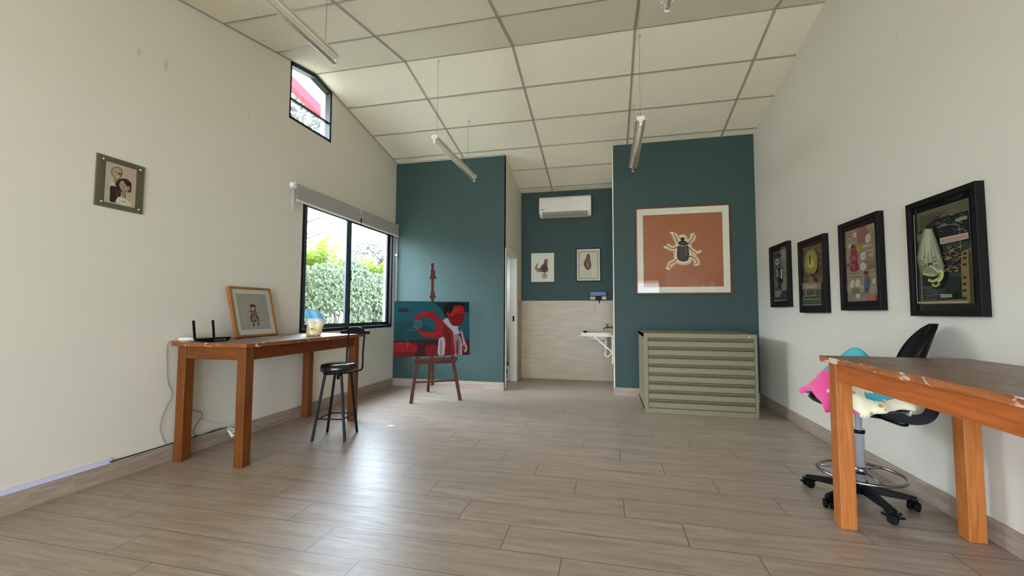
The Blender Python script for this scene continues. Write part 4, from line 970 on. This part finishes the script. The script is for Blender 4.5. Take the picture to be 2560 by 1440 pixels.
# ------------------------------------------------------------------ hanging fluorescent battens
def batten(x, y0, y1, label):
    t = thing('fluorescent_lamp', label, 'lamp', (x, y0, 2.985), 0, 'hanging fluorescent battens'); L = y1-y0
    MB().prism([(-.022, -.008), (.022, -.008), (.030, .006), (.030, .026), (.020, .034), (-.020, .034), (-.030, .026), (-.030, .006)], 1, .012, L-.012).build('housing', M_lampw, t, .001)
    MB().prism([(-.050, .002), (-.046, .002), (-.020, .035), (.020, .035), (.046, .002), (.050, .002), (.022, .040), (-.022, .040)], 1, .018, L-.018).build('reflector', M_lampw, t)
    for y in (0, L-.016):
        m = MB(); m.box((-.036, y, .002), (.036, y+.016, .042)); m.box((-.013, y, -.052), (.013, y+.016, .003)); m.build('end_cap', M_white, t, .003)
    MB().lathe([(.0, .014), (.013, .015), (.013, L-.015), (0, L-.014)], n=20).build('tube', M_tube, t).matrix_basis = Matrix.Translation((0, 0, -.036)) @ Matrix.Rotation(-PI/2, 4, 'X')
    for y in ((.07, L-.27) if y0 > 3 else (.2, L-.12)):
        zc = ceilz(y0+y)-2.995
        m = MB().tube([(0, y, .036), (0, y, zc+.004)], .0018, 6); m.tube(spline([(0, y, zc-.02), (.010, y, zc-.012), (.008, y, zc), (0, y, zc+.003)], 4), .003, 6)
        m.build('suspension_wire', M_copper, t)
batten(-1.93, 1.27, 2.60, 'hanging fluorescent batten near the camera, above the left wall side')
batten(-1.795, 4.06, 5.42, 'hanging fluorescent batten in front of the left teal wall')
batten(.312, 4.09, 5.46, 'hanging fluorescent batten in front of the right teal wall')
batten(.352, 1.22, 2.55, 'hanging fluorescent batten whose end just shows at the top edge')

# ------------------------------------------------------------------ drafting chair
cx, cy = 1.487, 3.035
t = thing('drafting_chair', 'black swivel drafting chair with chrome column behind the right table', 'chair', (cx, cy, 0))
m = MB().lathe([(.0, .055), (.045, .06), (.045, .105), (.034, .13), (.0, .13)], n=24); m.build('hub', M_blackpl, t)
for (ax, ay) in ((1.277, 3.216), (1.255, 2.905), (1.505, 2.775), (1.725, 2.985), (1.60, 3.285)):
    d = Vector((ax-cx, ay-cy, 0)); r = d.length; d.normalize(); pz = Vector((-d.y, d.x, 0)); o3 = Vector((0, 0, 0))
    A0, A1 = o3+d*.02, d*(r+.012)
    def sec(P, w, z0, z1): return [P-pz*w+Vector((0, 0, z0)), P+pz*w+Vector((0, 0, z0)), P+pz*w*.7+Vector((0, 0, z1)), P-pz*w*.7+Vector((0, 0, z1))]
    S = [sec(A0, .030, .070, .115), sec(d*r*.55, .025, .062, .098), sec(A1, .019, .055, .078)]
    m = MB(); vs = [q for s_ in S for q in s_]; fs = [(3, 2, 1, 0), (8, 9, 10, 11)]
    for i in range(2):
        for k in range(4): fs.append((i*4+k, i*4+(k+1) % 4, (i+1)*4+(k+1) % 4, (i+1)*4+k))
    m.add(vs, fs); leg = m.build('base_leg', M_blackpl, t, .004)
    a = math.atan2(d.y, d.x)+.9
    m = MB(); ca, sa = math.cos(a), math.sin(a)
    wc = d*r
    for s_ in (-1, 1):
        c0 = wc+Vector((-sa, ca, 0))*(.016*s_); m.tube([c0-Vector((-sa, ca, 0))*.009+Vector((0, 0, .026)), c0+Vector((-sa, ca, 0))*.009+Vector((0, 0, .026))], .0255, 18)
    hd = [wc+Vector((ca, sa, 0))*(.030*math.cos(b))+Vector((0, 0, .030+.026*math.sin(b))) for b in [PI*k/6 for k in range(7)]]
    for i in range(6): m.beam(hd[i], hd[i+1], .046, .005, (-sa, ca, 0))
    m.build('caster', M_dark, leg)
m = MB().lathe([(.0, .10), (.026, .10), (.026, .418), (.030, .42), (.030, .44), (.018, .441), (.018, .55), (0, .55)], n=24, mi=0)
m.build('gas_column', M_chrome, t)
MB().lathe([(.029, .415), (.031, .418), (.031, .437), (.029, .44)], n=24).build('column_collar', M_blackpl, t)
m = MB(); m.tube([(.214*math.cos(a), .214*math.sin(a), .178) for a in [2*PI*k/48 for k in range(48)]], .0095, 10, closed=True)
for k in range(3):
    a = .6+2*PI*k/3; m.tube([(.03*math.cos(a), .03*math.sin(a), .195), (.212*math.cos(a), .212*math.sin(a), .178)], .006, 8)
m.lathe([(.034, .175), (.034, .215)], n=20); m.build('foot_ring', M_steel, t)
def cushion(rx, ry, z0, z1, n=40, e=.7, lift=0.):
    m = MB(); prof = [(0, z0), (.75, z0), (.93, z0+.012), (1., (z0+z1)/2), (.95, z1-.010), (.75, z1), (0, z1+.002)]
    vs = []; fs = []
    for (r, z) in prof:
        for k in range(n):
            a = 2*PI*k/n; x = r*rx*math.copysign(abs(math.cos(a))**e, math.cos(a)); y = r*ry*math.copysign(abs(math.sin(a))**e, math.sin(a))
            vs.append((x, y, z+lift*(x/rx)**2))
    for i in range(len(prof)-1):
        for k in range(n): fs.append((i*n+k, i*n+(k+1) % n, (i+1)*n+(k+1) % n, (i+1)*n+k))
    m.add(vs, fs, 0, True); return m
cushion(.235, .225, .575, .635).build('seat', M_vinyl, t)
m = MB(); m.box((-.09, -.07, .545), (.10, .07, .577)); m.box((.02, -.11, .535), (.07, -.04, .560)); m.build('seat_mechanism', M_blackpl, t, .004)
m = MB().tube(spline([(.05, -.08, .55), (.035, -.15, .548), (.10, -.21, .525), (.14, -.20, .522)], 5), .008, 8); m.build('height_lever', M_blackpl, t)
m = MB(); P = spline([(.02, 0, .548), (.14, .0, .540), (.24, 0, .528), (.305, 0, .545), (.335, 0, .60), (.330, 0, .68), (.315, 0, .80)], 8)
for i in range(len(P)-1): m.beam(P[i], P[i+1]+(P[i+1]-P[i])*.15, .055, .022, (0, 1, 0))
m.build('back_support', M_blackpl, t).rotation_euler = (0, 0, -.34)
def shell():
    m = MB(); nu, nv = 15, 12; vs = []
    for side in (0, 1):
        for j in range(nv):
            v = j/(nv-1); z = .80+.29*v
            half = .175*math.sqrt(max(0, 1-(max(0, v-.15)/.86)**2.3))*(1 if v > .1 else .92+.8*v)
            for i in range(nu):
                u = -1+2*i/(nu-1); y = u*half-.03*v
                x = .255+.085*v-.06*(u*half/.175)**2 + (.028 if side else 0)
                vs.append((x, y, z))
    N = nu*nv; fs = []
    for s_ in (0, 1):
        for j in range(nv-1):
            for i in range(nu-1):
                a = s_*N+j*nu+i; fs.append((a, a+1, a+nu+1, a+nu) if s_ else (a, a+nu, a+nu+1, a+1))
    for j in range(nv-1):
        for i in (0, nu-1): a = j*nu+i; fs.append((a, a+nu, a+nu+N, a+N))
    for i in range(nu-1):
        for j in (0, nv-1): a = j*nu+i; fs.append((a, a+1, a+1+N, a+N))
    m.add(vs, fs, 0, True); return m
shell().build('backrest', M_blackpl, t).rotation_euler = (0, 0, -.34)

# blanket heaped on the chair
def dots(name, a, b, sc_, r, spread=.0):
    t = NT(name); o = t.obj(); v = t.voro(o, sc_); n = t.noise(o, 40, 2)
    k = t.mix(t.mapr(v, r, r+.05, 1., 0.), lin(*a), lin(*b)); t.base(k); t.set(.85, 0, .15); t.b.inputs['Sheen Weight'].default_value = .4; t.bump(n, .3, .004); return t.m
M_cream = dots('cream fleece with mustard dots', (246, 240, 204), (200, 166, 70), 17, .2)
M_pink = dots('pink fleece with white dots', (240, 84, 150), (252, 214, 228), 15, .17)
M_teal2 = plain('turquoise fleece', (86, 186, 200), .85, 0, .15, bump=.3, bscale=40)
M_rose = plain('red fleece', (176, 34, 56), .85)
def blanket():
    m = MB(); nr, na = 22, 96; vs = []; fs = []; mi = []
    for i in range(nr):
        q = i/(nr-1)
        for k in range(na):
            a = 2*PI*k/na
            wv = .014*math.sin(7*a+1.3)+.010*math.sin(12*a+.4)+.006*math.sin(19*a)
            rx, ry = .238+wv*q, .236+wv*q
            # flatten the front so the edge sags towards the viewer's right
            r = min(q/.78, 1)
            x, y = rx*r*math.cos(a), ry*r*math.sin(a)
            hill = .262*math.exp(-((x-.03)**2/.017+(y-.02)**2/.020)) + .115*math.exp(-((x+.13)**2/.010+(y+.02)**2/.02))
            z = .645+hill+.010*math.sin(23*x+9*y)+.008*math.sin(31*y-6*x)
            if q > .78:
                p = (q-.78)/.22; z -= p*(.075+.035*math.sin(3*a+2.2)+.012*math.sin(9*a)); x *= 1+.03*p*math.sin(5*a); y *= 1+.05*p
                x += math.cos(a)*.016*math.sin(p*PI*.9); y += math.sin(a)*.016*math.sin(p*PI*.9)
            vs.append((x, y, z))
    for i in range(nr-1):
        for k in range(na):
            fs.append((i*na+k, i*na+(k+1) % na, (i+1)*na+(k+1) % na, (i+1)*na+k))
            q = i/(nr-1); x, y, z = vs[i*na+k]
            c = 0
            if x+.1*y+.018*math.sin(30*z) < -.150 and z < .80: c = 1
            elif z > .80+.02*math.sin(14*x): c = 2
            elif i < 16 and z < .70+.012*math.sin(20*x) and x > -.06 and z > .655: c = 2
            elif x < -.06 and z > .72: c = 0
            mi.append(c)
    m.add(vs, fs, mi, True); return m
t = thing('blanket', 'pink, cream dotted and turquoise fleece blanket heaped on the drafting chair seat', 'blanket', (cx-.01, cy, 0))
bl = blanket().build('fleece_sheet', [M_cream, M_pink, M_teal2, M_rose], t)
sd = bl.modifiers.new('thickness', 'SOLIDIFY'); sd.thickness = .006; sd.offset = 1

# ------------------------------------------------------------------ garden outside the window
GZ = -.25
M_garden_bounce = plain('garden ground paled for bounce', (196, 190, 176), .9)  # unseen ground, made pale to bounce daylight up to the ceiling
struct(MB().box((-40, -30, GZ-.1), (XL-TW-.02, 40, GZ)).build('garden_ground', M_garden_bounce))
M_court_bounce = plain('courtyard ground paled for bounce', (214, 208, 196), .8)  # ground behind the viewer, paled as a reflector for the ceiling
struct(MB().box((XL-TW-.01, -30, GZ-.1), (40, YN-.16, -.13)).build('courtyard_ground', M_court_bounce))
M_gw = NT('weathered garden wall'); o_ = M_gw.obj(); n_ = M_gw.noise(o_, 3, 5, .6); M_gw.base(M_gw.mix(M_gw.mapr(n_, .35, .7), lin(150, 140, 128), lin(206, 200, 192))); M_gw.set(.9); M_gw = M_gw.m
HX = -6.15
struct(MB().box((HX-.4, -4, GZ), (HX-.05, 16, 2.1)).build('wall_garden', M_gw))
struct(MB().box((-9.9, -6, GZ), (-9.5, 40, 3.1)).build('wall_neighbour', plain('grey neighbour wall', (118, 114, 112), .8, var=.35, vscale=2.)))
def leaf_mat(name, a, b, tr=.35):
    t = NT(name); g = t.geo(); n = t.noise(g.outputs['Position'], 6, 2)
    wn = t.n.new('ShaderNodeTexWhiteNoise'); wn.noise_dimensions = '3D'
    sn = t.n.new('ShaderNodeVectorMath'); sn.operation = 'SNAP'; t.l(g.outputs['Position'], sn.inputs[0]); sn.inputs[1].default_value = (.08, .08, .08); t.l(sn.outputs[0], wn.inputs['Vector'])
    k = t.mix(t.math('MULTIPLY', t.math('ADD', n, wn.outputs[0]), .5), lin(*a), lin(*b)); t.base(k); t.set(.45, 0, .4)
    tl = t.n.new('ShaderNodeBsdfTranslucent'); t.l(k, tl.inputs[0]); mx = t.n.new('ShaderNodeMixShader'); mx.inputs[0].default_value = tr
    t.l(t.b.outputs[0], mx.inputs[1]); t.l(tl.outputs[0], mx.inputs[2]); t.l(mx.outputs[0], t.out.inputs[0]); return t.m
M_ivy = leaf_mat('ivy leaf', (46, 58, 34), (106, 118, 78)); M_fern = leaf_mat('bright fern leaf', (78, 98, 32), (126, 142, 58), .5)
M_bark = plain('grey brown bark', (84, 70, 60), .9, var=.3)
M_tree = leaf_mat('tree leaf', (52, 58, 54), (92, 98, 94))
rg = random.Random(11)
def leaf(vs, fs, p, s, n, droop=.0):
    """six-point pointed leaf at p, facing roughly n"""
    n = Vector(n).normalized(); x = n.orthogonal().normalized(); a = rg.uniform(0, 2*PI); y = n.cross(x)
    d = x*math.cos(a)+y*math.sin(a); e = n.cross(d); k = len(vs); p = Vector(p)
    for u, v, h in ((-.5, 0, 0), (-.25, .38, .05), (.15, .34, .05), (.6, 0, -.08), (.15, -.34, .05), (-.25, -.38, .05)): vs.append(tuple(p+d*(u*s)+e*(v*s)+n*(h*s)))
    fs.append((k, k+1, k+2, k+3)); fs.append((k, k+3, k+4, k+5))
vs, fs = [], []
for _ in range(17000):
    y = rg.uniform(5.6, 11.6); z = rg.uniform(GZ, 2.2+.12*math.sin(y*2.3)+.08*math.sin(y*5.1))
    den = .95 if z > 1.15 else (.35+.35*math.sin(y*2.1+1.)**2 + .25*math.sin(z*5+y*3))
    if 8.6 < y < 9.9 and z < 1.3: den *= .55
    if y > 9.9: den = .9
    if rg.random() > den: continue
    b = .10+.12*(math.sin(y*2.7)+math.sin(z*3.1+y)+1.2)*.5 + (.16 if z > 1.2 else 0)
    x = HX+b*rg.uniform(.3, 1.15); leaf(vs, fs, (x, y, z), rg.uniform(.05, .10), (1, rg.uniform(-.7, .4), rg.uniform(-.2, .9)))
o = MB(); o.add(vs, fs); tag(o.build('ivy', M_ivy), 'ivy leaves covering the garden wall outside the window', 'ivy', None, 'stuff')
m = MB()
for k in range(26):
    y = rg.uniform(6.2, 11.3); z = GZ; P = [(HX+.05, y, z)]
    for s_ in range(6): y += rg.uniform(-.13, .13); z += .28; P.append((HX+.05+rg.uniform(0, .04), y, z))
    m.tube(spline(P, 3), [rg.uniform(.012, .035)]*(6*3+1), 7)
tag(m.build('ivy_stems', M_bark), 'tangled grey ivy stems on the garden wall', 'stems', None, 'stuff')
def fern(x, y, z, h, label, nf=30, group='bright ferns behind the garden wall'):
    t = thing('fern', label, 'fern', (x, y, z), 0, group)
    vs, fs = [], []
    for k in range(nf):
        a = 2*PI*k/nf+rg.uniform(-.2, .2); L = h*rg.uniform(.7, 1.1); sp = rg.uniform(.25, .6)
        for i in range(13):
            q = i/12; r = L*sp*q; zz = L*(q*1.0-.35*q*q); wdt = .16*L*math.sin(PI*min(1, q*.9+.12))
            c = Vector((math.cos(a)*r, math.sin(a)*r, zz)); e = Vector((-math.sin(a), math.cos(a), -.15))
            for s_ in (-1, 1):
                kk = len(vs); tip = c+e*(s_*wdt)+Vector((math.cos(a), math.sin(a), .3))*(.05*L)
                vs += [tuple(c), tuple(c+Vector((math.cos(a), math.sin(a), .6))*.055*L), tuple(tip)]; fs.append((kk, kk+1, kk+2))
    mm = MB(); mm.add(vs, fs); mm.build('fronds', M_fern, t)
for i, (y, h) in enumerate(((7.9, 1.5), (8.95, 1.75), (10.0, 1.3), (11.0, 1.35), (12.0, 1.2))):
    fern(HX-1.15, y, 1.75+.05*i, h, ['bright yellow-green fern at the far left of the window view', 'tallest bright fern seen through the left pane', 'short bright fern behind the window mullion', 'bright fern seen through the right pane', 'bright fern by the right end of the garden view'][i])
# trees behind
def tree(x, y, h, rad, label, n=1800):
    t = thing('tree', label, 'tree', (x, y, GZ)); m = MB()
    m.tube(spline([(0, 0, 0), (.1, .05, h*.3), (-.05, .1, h*.6), (.1, 0, h*.85)], 5), [.14]*6+[.10]*5+[.06]*5, 8)
    for k in range(22):
        a = rg.uniform(0, 2*PI); z = h*rg.uniform(.4, .85); L = rad*rg.uniform(.5, 1.)
        m.tube(spline([(0, 0, z), (math.cos(a)*L*.5, math.sin(a)*L*.5, z+L*.25), (math.cos(a)*L, math.sin(a)*L, z+L*.45)], 4), [.04, .038, .035, .03, .027, .022, .018, .014, .01], 5)
    m.build('trunk', M_bark, t); vs, fs = [], []
    for _ in range(n):
        a = rg.uniform(0, 2*PI); b = rg.uniform(-.7, 1.); r = rad*rg.uniform(.3, 1)**.5
        p = (math.cos(a)*r*math.cos(b), math.sin(a)*r*math.cos(b), h*.8+r*math.sin(b)*.9)
        leaf(vs, fs, p, rg.uniform(.07, .13), (rg.uniform(-1, 1), rg.uniform(-1, 1), 1))
    mm = MB(); mm.add(vs, fs); mm.build('foliage', M_tree, t)
tree(-8.3, 9.7, 8.0, 1.25, 'tree seen against the sky through the high window', 2200)
tree(-8.0, 13.6, 4.0, 1.1, 'pale tree beyond the garden wall, top of the window view', 900)
